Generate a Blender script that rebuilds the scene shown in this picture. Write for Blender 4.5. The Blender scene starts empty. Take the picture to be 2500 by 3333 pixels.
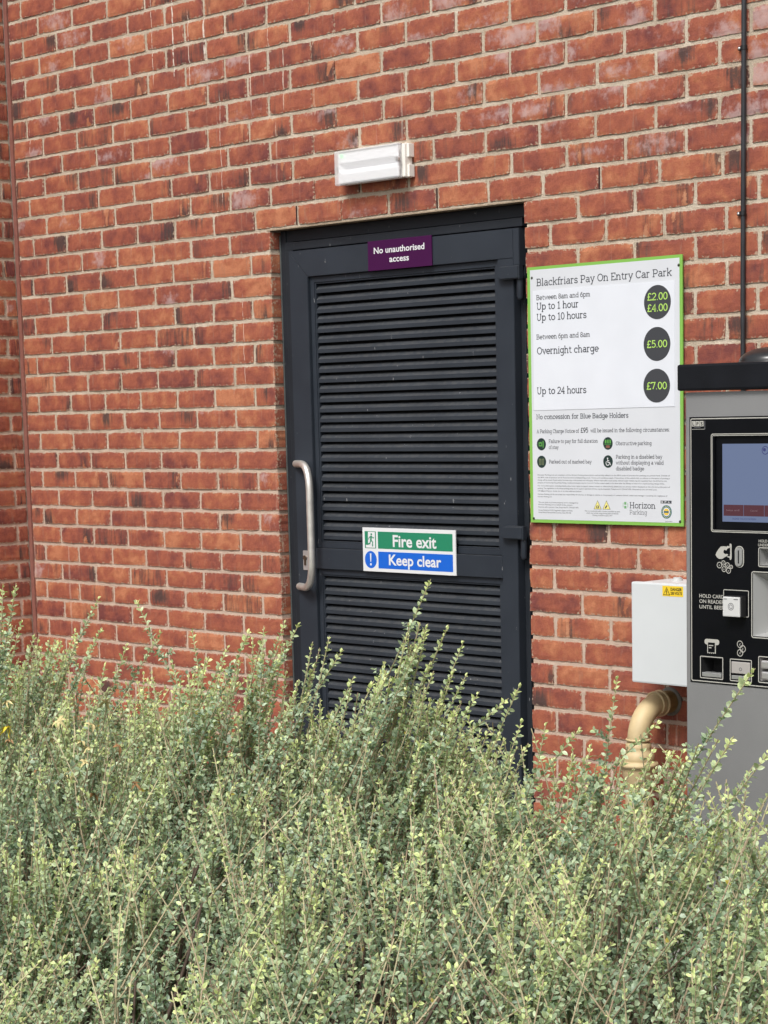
import bpy, bmesh, math, random
import numpy as np
from mathutils import Vector, Matrix
R = math.radians
S = bpy.context.scene
COL = S.collection

# ------------------------------------------------------------------ camera
cam_d = bpy.data.cameras.new('camera')
cam = bpy.data.objects.new('camera', cam_d)
COL.objects.link(cam)
ax_r = Vector((0.69385954, 0.71970284, -0.02422319))
ax_u = Vector((-0.08958065, 0.1196431, 0.98876733))
ax_f = Vector((-0.7145168, 0.68389571, -0.14748696))
cam.matrix_world = Matrix(((ax_r.x, ax_u.x, -ax_f.x, 5.7942), (ax_r.y, ax_u.y, -ax_f.y, -5.0083),
                           (ax_r.z, ax_u.z, -ax_f.z, -0.6263), (0, 0, 0, 1)))
cam_d.sensor_fit = 'VERTICAL'
cam_d.sensor_height = 36.0
cam_d.lens = 75.84
cam_d.shift_x = -0.00998
cam_d.shift_y = 0.2142
cam_d.clip_end = 2000
S.camera = cam

# ------------------------------------------------------------------ sky, sun, exposure
W = bpy.data.worlds.new('World')
S.world = W
W.use_nodes = True
nt = W.node_tree
bg = nt.nodes['Background']
sky = nt.nodes.new('ShaderNodeTexSky')
sky.sky_type = 'NISHITA'
sky.sun_disc = False
SUN_EL, SUN_AZ = 50, 160          # azimuth measured clockwise from +Y
sky.sun_elevation = R(SUN_EL)
sky.sun_rotation = R(SUN_AZ)
sky.air_density = 1.0
sky.dust_density = 4.0
hs = nt.nodes.new('ShaderNodeHueSaturation')
hs.inputs['Saturation'].default_value = 0.32   # overcast: the cloud layer takes the blue out
nt.links.new(sky.outputs[0], hs.inputs['Color'])
nt.links.new(hs.outputs[0], bg.inputs[0])
bg.inputs[1].default_value = 0.115
sl = bpy.data.lights.new('sun', 'SUN')
sl.energy = 1.9
sl.angle = R(18)
sl.color = (1.0, 0.985, 0.955)
sun = bpy.data.objects.new('sun', sl)
COL.objects.link(sun)
sdir = Vector((math.sin(R(SUN_AZ)) * math.cos(R(SUN_EL)), math.cos(R(SUN_AZ)) * math.cos(R(SUN_EL)), math.sin(R(SUN_EL))))
sun.rotation_euler = sdir.to_track_quat('Z', 'Y').to_euler()
sun.location = (0, -6, 8)
S.view_settings.view_transform = 'Standard'
S.view_settings.look = 'None'
S.view_settings.exposure = 0.52
S.view_settings.gamma = 1.0
S.cycles.max_bounces = 6
S.cycles.transparent_max_bounces = 6

# ------------------------------------------------------------------ tagging
def tag(o, label=None, cat=None, group=None, kind=None):
    if label: o['label'] = label
    if cat: o['category'] = cat
    if group: o['group'] = group
    if kind: o['kind'] = kind
    return o

def thing(name, label, cat, loc, group=None):
    o = bpy.data.objects.new(name, None)
    o.empty_display_size = 0.05
    COL.objects.link(o)
    o.location = loc
    return tag(o, label, cat, group)

def link(name, me, parent=None):
    """link a mesh whose vertices are in world space; a child keeps its place under its thing"""
    o = bpy.data.objects.new(name, me)
    COL.objects.link(o)
    if parent is not None:
        o.parent = parent
        p = Vector((0, 0, 0))
        q = parent
        while q is not None:
            p += q.location
            q = q.parent
        o.location = -p
        if parent.type == 'MESH':
            o.location = Vector((0, 0, 0))
    return o

# ------------------------------------------------------------------ materials
def mat(name, col, rough=0.6, metal=0.0, spec=0.5, noise=0.0, nscale=40.0, bump=0.0, bscale=200.0, coat=0.0):
    m = bpy.data.materials.new(name)
    m.use_nodes = True
    t = m.node_tree
    b = t.nodes['Principled BSDF']
    b.inputs['Base Color'].default_value = (*col, 1)
    b.inputs['Roughness'].default_value = rough
    b.inputs['Metallic'].default_value = metal
    b.inputs['Specular IOR Level'].default_value = spec
    b.inputs['Coat Weight'].default_value = coat
    tc = t.nodes.new('ShaderNodeTexCoord')
    if noise > 0:
        n = t.nodes.new('ShaderNodeTexNoise')
        n.inputs['Scale'].default_value = nscale
        n.inputs['Detail'].default_value = 5
        t.links.new(tc.outputs['Object'], n.inputs['Vector'])
        mr = t.nodes.new('ShaderNodeMapRange')
        mr.inputs['From Min'].default_value = 0.3
        mr.inputs['From Max'].default_value = 0.7
        mr.inputs['To Min'].default_value = 1 - noise
        mr.inputs['To Max'].default_value = 1 + noise
        t.links.new(n.outputs['Fac'], mr.inputs['Value'])
        mx = t.nodes.new('ShaderNodeVectorMath')
        mx.operation = 'SCALE'
        mx.inputs[0].default_value = col
        t.links.new(mr.outputs[0], mx.inputs['Scale'])
        t.links.new(mx.outputs[0], b.inputs['Base Color'])
        mr2 = t.nodes.new('ShaderNodeMapRange')
        mr2.inputs['To Min'].default_value = max(0.02, rough - noise * 0.4)
        mr2.inputs['To Max'].default_value = min(1, rough + noise * 0.4)
        t.links.new(n.outputs['Fac'], mr2.inputs['Value'])
        t.links.new(mr2.outputs[0], b.inputs['Roughness'])
    if bump > 0:
        n2 = t.nodes.new('ShaderNodeTexNoise')
        n2.inputs['Scale'].default_value = bscale
        n2.inputs['Detail'].default_value = 4
        t.links.new(tc.outputs['Object'], n2.inputs['Vector'])
        bp = t.nodes.new('ShaderNodeBump')
        bp.inputs['Strength'].default_value = bump
        bp.inputs['Distance'].default_value = 0.002
        t.links.new(n2.outputs['Fac'], bp.inputs['Height'])
        t.links.new(bp.outputs[0], b.inputs['Normal'])
    return m

class NT:
    """small node-building helper"""
    def __init__(s, name):
        s.m = bpy.data.materials.new(name)
        s.m.use_nodes = True
        s.t = s.m.node_tree
        s.b = s.t.nodes['Principled BSDF']
        s.tc = s.t.nodes.new('ShaderNodeTexCoord')
    def n(s, kind, **kw):
        x = s.t.nodes.new(kind)
        for k, v in kw.items():
            setattr(x, k, v)
        return x
    def l(s, a, b):
        s.t.links.new(a, b)
    def noise(s, scale, detail=4, vec=None, rough=0.5, mscale=None):
        x = s.n('ShaderNodeTexNoise')
        x.inputs['Scale'].default_value = scale
        x.inputs['Detail'].default_value = detail
        x.inputs['Roughness'].default_value = rough
        v = vec or s.tc.outputs['Object']
        if mscale:
            mp = s.n('ShaderNodeMapping')
            mp.inputs['Scale'].default_value = mscale
            s.l(v, mp.inputs['Vector'])
            v = mp.outputs[0]
        s.l(v, x.inputs['Vector'])
        return x.outputs['Fac']
    def rng(s, v, a, b, c=0.0, d=1.0, smooth=True):
        x = s.n('ShaderNodeMapRange')
        if smooth: x.interpolation_type = 'SMOOTHSTEP'
        for k, q in zip(('From Min', 'From Max', 'To Min', 'To Max'), (a, b, c, d)):
            x.inputs[k].default_value = q
        s.l(v, x.inputs['Value'])
        return x.outputs[0]
    def math(s, op, a, b=None):
        x = s.n('ShaderNodeMath', operation=op)
        for i, v in enumerate((a, b)):
            if v is None: continue
            if isinstance(v, (int, float)): x.inputs[i].default_value = v
            else: s.l(v, x.inputs[i])
        return x.outputs[0]
    def mix(s, fac, a, b, blend='MIX'):
        x = s.n('ShaderNodeMix', data_type='RGBA', blend_type=blend)
        for sock, v in ((x.inputs[0], fac), (x.inputs[6], a), (x.inputs[7], b)):
            if isinstance(v, (int, float)): sock.default_value = v
            elif isinstance(v, tuple): sock.default_value = (*v, 1)
            else: s.l(v, sock)
        return x.outputs[2]
    def ramp(s, v, stops):
        x = s.n('ShaderNodeValToRGB')
        e = x.color_ramp.elements
        while len(e) < len(stops): e.new(0.5)
        for q, (p, c) in zip(e, stops):
            q.position = p
            q.color = (*c, 1)
        s.l(v, x.inputs[0])
        return x.outputs[0]
    def bump(s, h, strength, dist):
        x = s.n('ShaderNodeBump')
        x.inputs['Strength'].default_value = strength
        x.inputs['Distance'].default_value = dist
        s.l(h, x.inputs['Height'])
        s.l(x.outputs[0], s.b.inputs['Normal'])

def drips(k, base):
    sx = k.n('ShaderNodeSeparateXYZ'); k.l(k.tc.outputs['Object'], sx.inputs[0])
    wob = k.noise(26, 2); brk = k.noise(60, 3)
    for x0, w, za, zb in ((-0.498, .0042, .56, .86), (-0.322, .0065, .60, .77), (-0.41, .002, .50, .80), (-1.412, .0022, .38, .50), (-0.62, .0016, .55, .9), (0.02, .0014, .5, .9), (-0.25, .0014, .1, .5), (-0.16, .0012, -.55, -.2)):
        d = k.math('ABSOLUTE', k.math('ADD', sx.outputs[0], k.math('ADD', k.math('MULTIPLY', wob, 0.012), -x0 - 0.006)))
        mk = k.math('MULTIPLY', k.rng(d, w, w * .35), k.math('MULTIPLY', k.rng(sx.outputs[2], za, za + .04), k.rng(sx.outputs[2], zb, zb - .04)))
        base = k.mix(k.math('MULTIPLY', mk, k.rng(brk, .36, .5, 0, .9)), base, (0.72, 0.65, 0.56))
    return base

def make_brick_mat():
    k = NT('brick')
    at = k.n('ShaderNodeAttribute', attribute_name='marks')
    sep = k.n('ShaderNodeSeparateColor')
    k.l(at.outputs['Color'], sep.inputs[0])
    at2 = k.n('ShaderNodeAttribute', attribute_name='seed')
    sep2 = k.n('ShaderNodeSeparateColor')
    k.l(at2.outputs['Color'], sep2.inputs[0])
    # every brick samples the noises at its own offset
    off = k.n('ShaderNodeVectorMath', operation='SCALE')
    k.l(at2.outputs['Color'], off.inputs[0]); off.inputs['Scale'].default_value = 37.0
    vec = k.n('ShaderNodeVectorMath', operation='ADD')
    k.l(k.tc.outputs['Object'], vec.inputs[0]); k.l(off.outputs[0], vec.inputs[1])
    v = vec.outputs[0]
    big = k.noise(14, 4, v, 0.6)
    fine = k.noise(230, 4, v, 0.65)
    grit = k.noise(900, 2, v, 0.6)
    strk = k.noise(1.0, 4, v, 0.6, mscale=(75, 75, 9))
    tone = k.math('ADD', sep.outputs[0], k.rng(big, 0.3, 0.7, -0.44, 0.44, False))
    base = k.ramp(tone, [(0.0, (0.165, 0.049, 0.043)), (0.3, (0.255, 0.075, 0.050)), (0.6, (0.325, 0.099, 0.057)),
                         (0.82, (0.380, 0.134, 0.069)), (1.0, (0.450, 0.175, 0.090))])
    base = k.mix(1.0, base, k.ramp(fine, [(0.25, (0.78, 0.76, 0.76)), (0.5, (1, 1, 1)), (0.75, (1.16, 1.18, 1.2))]), 'MULTIPLY')
    base = k.mix(k.rng(grit, 0.68, 0.80, 0, 0.5), base, (0.07, 0.03, 0.025))
    base = k.mix(k.rng(strk, 0.58, 0.76, 0, 0.40), base, (0.46, 0.25, 0.17))
    # kiln-burnt ends
    dk = k.math('ADD', sep.outputs[1], k.rng(strk, 0.3, 0.7, -0.35, 0.35, False))
    dk2 = k.math('ADD', dk, k.rng(fine, 0.3, 0.7, -0.18, 0.18, False))
    base = k.mix(k.rng(dk2, 0.14, 0.85, 0, 0.88), base, (0.055, 0.042, 0.040))
    # drag faces and chips: paler, orange
    ch = k.math('ADD', at.outputs['Alpha'], k.rng(fine, 0.3, 0.7, -0.25, 0.25, False))
    chm = k.rng(ch, 0.52, 0.62)
    base = k.mix(chm, base, k.mix(k.rng(big, 0.35, 0.65), (0.36, 0.125, 0.062), (0.47, 0.22, 0.125)))
    # efflorescence: pinkish white bloom
    ef = k.math('ADD', sep.outputs[2], k.rng(k.noise(42, 5, v, 0.65), 0.3, 0.7, -0.42, 0.42, False))
    base = k.mix(k.rng(ef, 0.25, 1.05, 0, 0.66), base, (0.47, 0.35, 0.335))
    # lime runs on the upper left
    run = k.noise(1.0, 2, k.tc.outputs['Object'], 0.5, mscale=(34, 34, 1.1))
    sx = k.n('ShaderNodeSeparateXYZ'); k.l(k.tc.outputs['Object'], sx.inputs[0])
    reg = k.math('MULTIPLY', k.rng(sx.outputs[2], 0.2, 0.7), k.rng(sx.outputs[0], 0.5, -0.1))
    reg = k.math('ADD', reg, 0.25)
    base = k.mix(k.math('MULTIPLY', k.rng(run, 0.70, 0.735), k.math('MULTIPLY', reg, k.rng(fine, 0.3, 0.5))), base, (0.66, 0.55, 0.45))
    # mortar smeared over the arrises
    sm = k.math('ADD', at2.outputs['Alpha'], k.rng(k.noise(95, 4, k.tc.outputs['Object'], 0.65), 0.32, 0.68, -0.55, 0.75, False))
    base = k.mix(k.rng(sm, 0.20, 0.0, 0, 0.75), base, (0.44, 0.33, 0.235))
    base = drips(k, base)
    k.l(base, k.b.inputs['Base Color'])
    k.b.inputs['Roughness'].default_value = 0.85
    k.b.inputs['Specular IOR Level'].default_value = 0.25
    h = k.math('ADD', k.math('MULTIPLY', fine, 0.7), k.math('MULTIPLY', chm, -0.5))
    h = k.math('ADD', h, k.math('MULTIPLY', big, 0.6))
    k.bump(h, 0.55, 0.003)
    return k.m

def make_mortar_mat():
    k = NT('mortar')
    a = k.noise(9, 4); b = k.noise(260, 4, None, 0.7); c = k.noise(45, 3)
    col = k.ramp(a, [(0.3, (0.42, 0.345, 0.260)), (0.55, (0.53, 0.445, 0.345)), (0.75, (0.62, 0.535, 0.43))])
    col = k.mix(1.0, col, k.ramp(b, [(0.25, (0.66, 0.66, 0.66)), (0.5, (1, 1, 1)), (0.8, (1.2, 1.2, 1.2))]), 'MULTIPLY')
    col = k.mix(k.rng(c, 0.60, 0.74, 0, 0.40), col, (0.30, 0.24, 0.165))
    sx = k.n('ShaderNodeSeparateXYZ'); k.l(k.tc.outputs['Object'], sx.inputs[0])
    # lower joints carry red brick dust
    col = k.mix(k.rng(sx.outputs[2], -0.55, -1.0, 0, 0.6), col, (0.54, 0.385, 0.31))
    col = drips(k, col)
    k.l(col, k.b.inputs['Base Color'])
    k.b.inputs['Roughness'].default_value = 0.95
    k.b.inputs['Specular IOR Level'].default_value = 0.15
    k.bump(k.math('ADD', b, k.math('MULTIPLY', c, 1.5)), 0.8, 0.004)
    return k.m

def make_paint_mat(name, col, rough, scuff=0.6):
    """powder-coated aluminium with pale scuffs and dust"""
    k = NT(name)
    d = k.noise(6, 5, None, 0.6)
    f = k.noise(420, 3)
    c = k.mix(k.rng(d, 0.35, 0.7, 0, 0.30), col, tuple(min(1, x * 1.5 + 0.004) for x in col))
    s1 = k.noise(1.0, 2, None, 0.5, mscale=(70, 70, 22))
    s2 = k.noise(1.0, 3, None, 0.6, mscale=(260, 260, 60))
    m = k.math('MULTIPLY', k.rng(s1, 0.715, 0.745), k.rng(s2, 0.48, 0.6))
    c = k.mix(k.math('MULTIPLY', m, scuff), c, (0.42, 0.42, 0.42))
    # dust settles on whatever faces up
    gn = k.n('ShaderNodeNewGeometry'); sz = k.n('ShaderNodeSeparateXYZ'); k.l(gn.outputs['Normal'], sz.inputs[0])
    dust = k.math('MULTIPLY', k.rng(sz.outputs[2], 0.35, 0.8), k.rng(k.noise(55, 5, None, 0.7), 0.35, 0.65, 0.10, 0.55))
    c = k.mix(dust, c, (0.078, 0.076, 0.072))
    k.l(c, k.b.inputs['Base Color'])
    k.l(k.rng(d, 0.3, 0.7, rough - 0.08, rough + 0.1, False), k.b.inputs['Roughness'])
    k.b.inputs['Specular IOR Level'].default_value = 0.30
    k.bump(f, 0.12, 0.0006)
    return k.m

M = {}
M['brick'] = make_brick_mat()
M['mortar'] = make_mortar_mat()
M['door'] = make_paint_mat('anthracite_paint', (0.0215, 0.0270, 0.0360), 0.5)
M['frame'] = make_paint_mat('frame_paint', (0.013, 0.016, 0.021), 0.55, 0.4)
M['louvre'] = make_paint_mat('louvre_paint', (0.0240, 0.0295, 0.0380), 0.56, 0.8)
M['black'] = mat('black_void', (0.004, 0.004, 0.005), 0.9)
M['silicone'] = mat('grey_sealant', (0.055, 0.062, 0.06), 0.6, noise=0.2, nscale=60)
M['sealant'] = mat('brown_sealant', (0.225, 0.088, 0.066), 0.7, noise=0.12, nscale=30, bump=0.3, bscale=60)
M['steel'] = mat('brushed_steel', (0.74, 0.71, 0.66), 0.40, 0.75, noise=0.12, nscale=25)
M['plate'] = mat('satin_alloy', (0.60, 0.58, 0.57), 0.4, 0.7)
M['purple'] = mat('purple_plastic', (0.050, 0.006, 0.050), 0.5, spec=0.15)
M['white'] = mat('white_plastic', (0.68, 0.685, 0.69), 0.35)
M['signwhite'] = mat('sign_white', (0.60, 0.615, 0.645), 0.42, noise=0.03, nscale=6)
M['patch'] = mat('white_overlay', (0.67, 0.69, 0.735), 0.35, noise=0.025, nscale=9)
M['lime'] = mat('lime_green_border', (0.205, 0.44, 0.075), 0.4)
M['ink'] = mat('charcoal_ink', (0.055, 0.060, 0.070), 0.5)
M['inksoft'] = mat('grey_ink', (0.085, 0.088, 0.097), 0.5)
M['inkfine'] = mat('fine_print_ink', (0.11, 0.11, 0.12), 0.5)
M['disc'] = mat('charcoal_disc', (0.045, 0.047, 0.053), 0.4)
M['price'] = mat('lime_ink', (0.42, 0.66, 0.13), 0.45)
M['icon'] = mat('icon_dark_green', (0.012, 0.030, 0.026), 0.4)
M['icongreen'] = mat('icon_green', (0.10, 0.32, 0.06), 0.4)
M['teal'] = mat('teal_ink', (0.03, 0.13, 0.17), 0.4)
M['yellow'] = mat('warning_yellow', (0.80, 0.56, 0.03), 0.4)
M['paleyellow'] = mat('pale_yellow', (0.75, 0.68, 0.22), 0.4)
M['signgreen'] = mat('safety_green', (0.018, 0.210, 0.110), 0.3)
M['signblue'] = mat('safety_blue', (0.008, 0.115, 0.560), 0.3)
M['box'] = mat('white_enamel', (0.60, 0.625, 0.635), 0.38, noise=0.02, nscale=8, bump=0.12, bscale=400)
M['pipe'] = mat('cream_pipe_paint', (0.55, 0.425, 0.235), 0.55, noise=0.13, nscale=22, bump=0.15, bscale=60)
M['pipedark'] = mat('dark_pipe_paint', (0.25, 0.165, 0.060), 0.45, noise=0.25, nscale=30)  # darker, browner tone of the pipe colour, for the wall spigot
M['pipeflange'] = mat('grey_flange', (0.16, 0.145, 0.12), 0.6, noise=0.3, nscale=40)
M['cable'] = mat('black_cable', (0.020, 0.022, 0.026), 0.45, noise=0.3, nscale=20)
M['clip'] = mat('black_clip', (0.006, 0.006, 0.007), 0.5)
M['hood'] = mat('black_hood', (0.0060, 0.0068, 0.0095), 0.6, spec=0.2, noise=0.25, nscale=12, bump=0.2, bscale=300)
M['cab'] = mat('grey_machine_paint', (0.245, 0.245, 0.245), 0.46, metal=0.25, noise=0.06, nscale=5, bump=0.35, bscale=600)
M['panel'] = mat('black_fascia', (0.0030, 0.0034, 0.0048), 0.4, spec=0.16, noise=0.2, nscale=10)
M['line'] = mat('pale_grey_print', (0.42, 0.41, 0.37), 0.5)
M['alu'] = mat('machined_alloy', (0.46, 0.46, 0.45), 0.38, 0.6)
M['dome'] = mat('smoked_dome', (0.016, 0.017, 0.018), 0.28)
M['soil'] = mat('soil', (0.045, 0.032, 0.022), 0.95, noise=0.4, nscale=20, bump=0.8, bscale=60)
M['asphalt'] = mat('asphalt', (0.055, 0.055, 0.055), 0.9, noise=0.2, nscale=90, bump=0.6, bscale=300)
M['paving'] = mat('concrete_paving', (0.26, 0.25, 0.23), 0.85, noise=0.15, nscale=12, bump=0.4, bscale=200)
M['weep'] = mat('weep_vent', (0.050, 0.020, 0.016), 0.7)

# ------------------------------------------------------------------ mesh building
class MB:
    def __init__(s):
        s.v = []; s.f = []; s.mi = []; s.sm = []
    def add(s, vs, fs, mi=0, smooth=False):
        o = len(s.v)
        s.v += [tuple(p) for p in vs]
        s.f += [tuple(i + o for i in f) for f in fs]
        s.mi += [mi] * len(fs)
        s.sm += [smooth] * len(fs)
        return s
    def box(s, x0, x1, y0, y1, z0, z1, mi=0, bev=0.0):
        if bev <= 0:
            vs = [(x, y, z) for x in (x0, x1) for y in (y0, y1) for z in (z0, z1)]
            fs = [(0, 1, 3, 2), (4, 6, 7, 5), (0, 4, 5, 1), (2, 3, 7, 6), (0, 2, 6, 4), (1, 5, 7, 3)]
            return s.add(vs, fs, mi)
        bm = bmesh.new()
        bmesh.ops.create_cube(bm, size=1)
        for v in bm.verts:
            v.co = ((x0 + x1) / 2 + v.co.x * (x1 - x0), (y0 + y1) / 2 + v.co.y * (y1 - y0), (z0 + z1) / 2 + v.co.z * (z1 - z0))
        bmesh.ops.bevel(bm, geom=bm.edges[:], offset=bev, segments=2, affect='EDGES', profile=0.6)
        s.bm(bm, mi)
        return s
    def bm(s, bm, mi=0, smooth=False):
        bm.verts.index_update()
        s.add([v.co[:] for v in bm.verts], [[v.index for v in f.verts] for f in bm.faces], mi, smooth)
        bm.free()
    def plate(s, pts, y0, y1, mi=0):
        """outline in (x, z), front at y0 (towards the viewer), back at y1"""
        n = len(pts)
        vs = [(x, y0, z) for x, z in pts] + [(x, y1, z) for x, z in pts]
        fs = [tuple(range(n)), tuple(range(2 * n - 1, n - 1, -1))]
        fs += [(i, i + n, (i + 1) % n + n, (i + 1) % n) for i in range(n)]
        return s.add(vs, fs, mi)
    def ring(s, outer, inner, y0, y1, mi=0):
        n = len(outer)
        vs = [(x, y0, z) for x, z in outer] + [(x, y0, z) for x, z in inner] + [(x, y1, z) for x, z in outer] + [(x, y1, z) for x, z in inner]
        fs = []
        for i in range(n):
            j = (i + 1) % n
            fs += [(i, j, j + n, i + n), (i + 2 * n, j + 2 * n, j, i), (i + n, j + n, j + 3 * n, i + 3 * n)]
        return s.add(vs, fs, mi)
    def tube(s, path, rad, seg=12, mi=0, cap=True):
        path = [Vector(p) for p in path]
        n = len(path)
        if isinstance(rad, (int, float)): rad = [rad] * n
        t0 = (path[1] - path[0]).normalized()
        a = t0.orthogonal().normalized()
        vs = []; fs = []
        for i, p in enumerate(path):
            t = (path[min(i + 1, n - 1)] - path[max(i - 1, 0)]).normalized()
            a = (a - t * a.dot(t)).normalized()
            b = t.cross(a)
            for k in range(seg):
                w = 2 * math.pi * k / seg
                vs.append(p + (a * math.cos(w) + b * math.sin(w)) * rad[i])
        for i in range(n - 1):
            for k in range(seg):
                l = (k + 1) % seg
                fs.append((i * seg + k, i * seg + l, (i + 1) * seg + l, (i + 1) * seg + k))
        s.add(vs, fs, mi, True)
        if cap:
            s.add(vs[:seg], [tuple(range(seg - 1, -1, -1))], mi)
            s.add(vs[-seg:], [tuple(range(seg))], mi)
        return s
    def lathe(s, prof, c, axis='Z', seg=32, mi=0):
        """prof: list of (radius, height)"""
        vs = []; fs = []
        for r, h in prof:
            for k in range(seg):
                w = 2 * math.pi * k / seg
                x, y = r * math.cos(w), r * math.sin(w)
                p = (x, y, h) if axis == 'Z' else (x, -h, y)
                vs.append((c[0] + p[0], c[1] + p[1], c[2] + p[2]))
        for i in range(len(prof) - 1):
            for k in range(seg):
                l = (k + 1) % seg
                fs.append((i * seg + k, i * seg + l, (i + 1) * seg + l, (i + 1) * seg + k))
        s.add(vs, fs, mi, True)
        return s
    def build(s, name, m, parent=None):
        me = bpy.data.meshes.new(name)
        me.from_pydata(s.v, [], s.f)
        for x in (m if isinstance(m, (list, tuple)) else [m]):
            me.materials.append(x)
        me.polygons.foreach_set('material_index', s.mi)
        me.polygons.foreach_set('use_smooth', s.sm)
        me.update()
        return link(name, me, parent)

def rrect(x0, x1, z0, z1, r, n=5):
    pts = []
    for cx, cz, a0 in ((x1 - r, z1 - r, 0), (x0 + r, z1 - r, 90), (x0 + r, z0 + r, 180), (x1 - r, z0 + r, 270)):
        for k in range(n + 1):
            a = R(a0 + 90 * k / n)
            pts.append((cx + r * math.cos(a), cz + r * math.sin(a)))
    return pts[::-1]

def disc(cx, cz, rx, rz=None, n=40):
    rz = rz or rx
    return [(cx + rx * math.cos(-2 * math.pi * k / n), cz + rz * math.sin(-2 * math.pi * k / n)) for k in range(n)]

def poly(mb, pts, y, mi=0, th=0.0004):
    return mb.plate(pts, y - th, y, mi)

# ---- lettering: the built-in sans font
def sans(mb, text, x0, z, cap, x1=None, y=0.0, mi=0, weight=0.0, align='l'):
    cu = bpy.data.curves.new('text', 'FONT')
    cu.body = text
    cu.size = 1.0
    cu.offset = weight
    cu.resolution_u = 3
    ob = bpy.data.objects.new('text', cu)
    COL.objects.link(ob)
    dg = bpy.context.evaluated_depsgraph_get()
    me = bpy.data.meshes.new_from_object(ob.evaluated_get(dg))
    xs = [v.co.x for v in me.vertices]
    k = cap / 0.727
    a, b = min(xs), max(xs)
    kx = k if x1 is None else (x1 - x0) / (b - a)
    sh = 0 if align == 'l' else -(b - a) * kx / 2
    mb.add([(x0 + sh + (v.co.x - a) * kx, y, z + v.co.y * k) for v in me.vertices], [tuple(p.vertices) for p in me.polygons], mi)
    bpy.data.objects.remove(ob)
    bpy.data.meshes.remove(me)
    bpy.data.curves.remove(cu)

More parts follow.
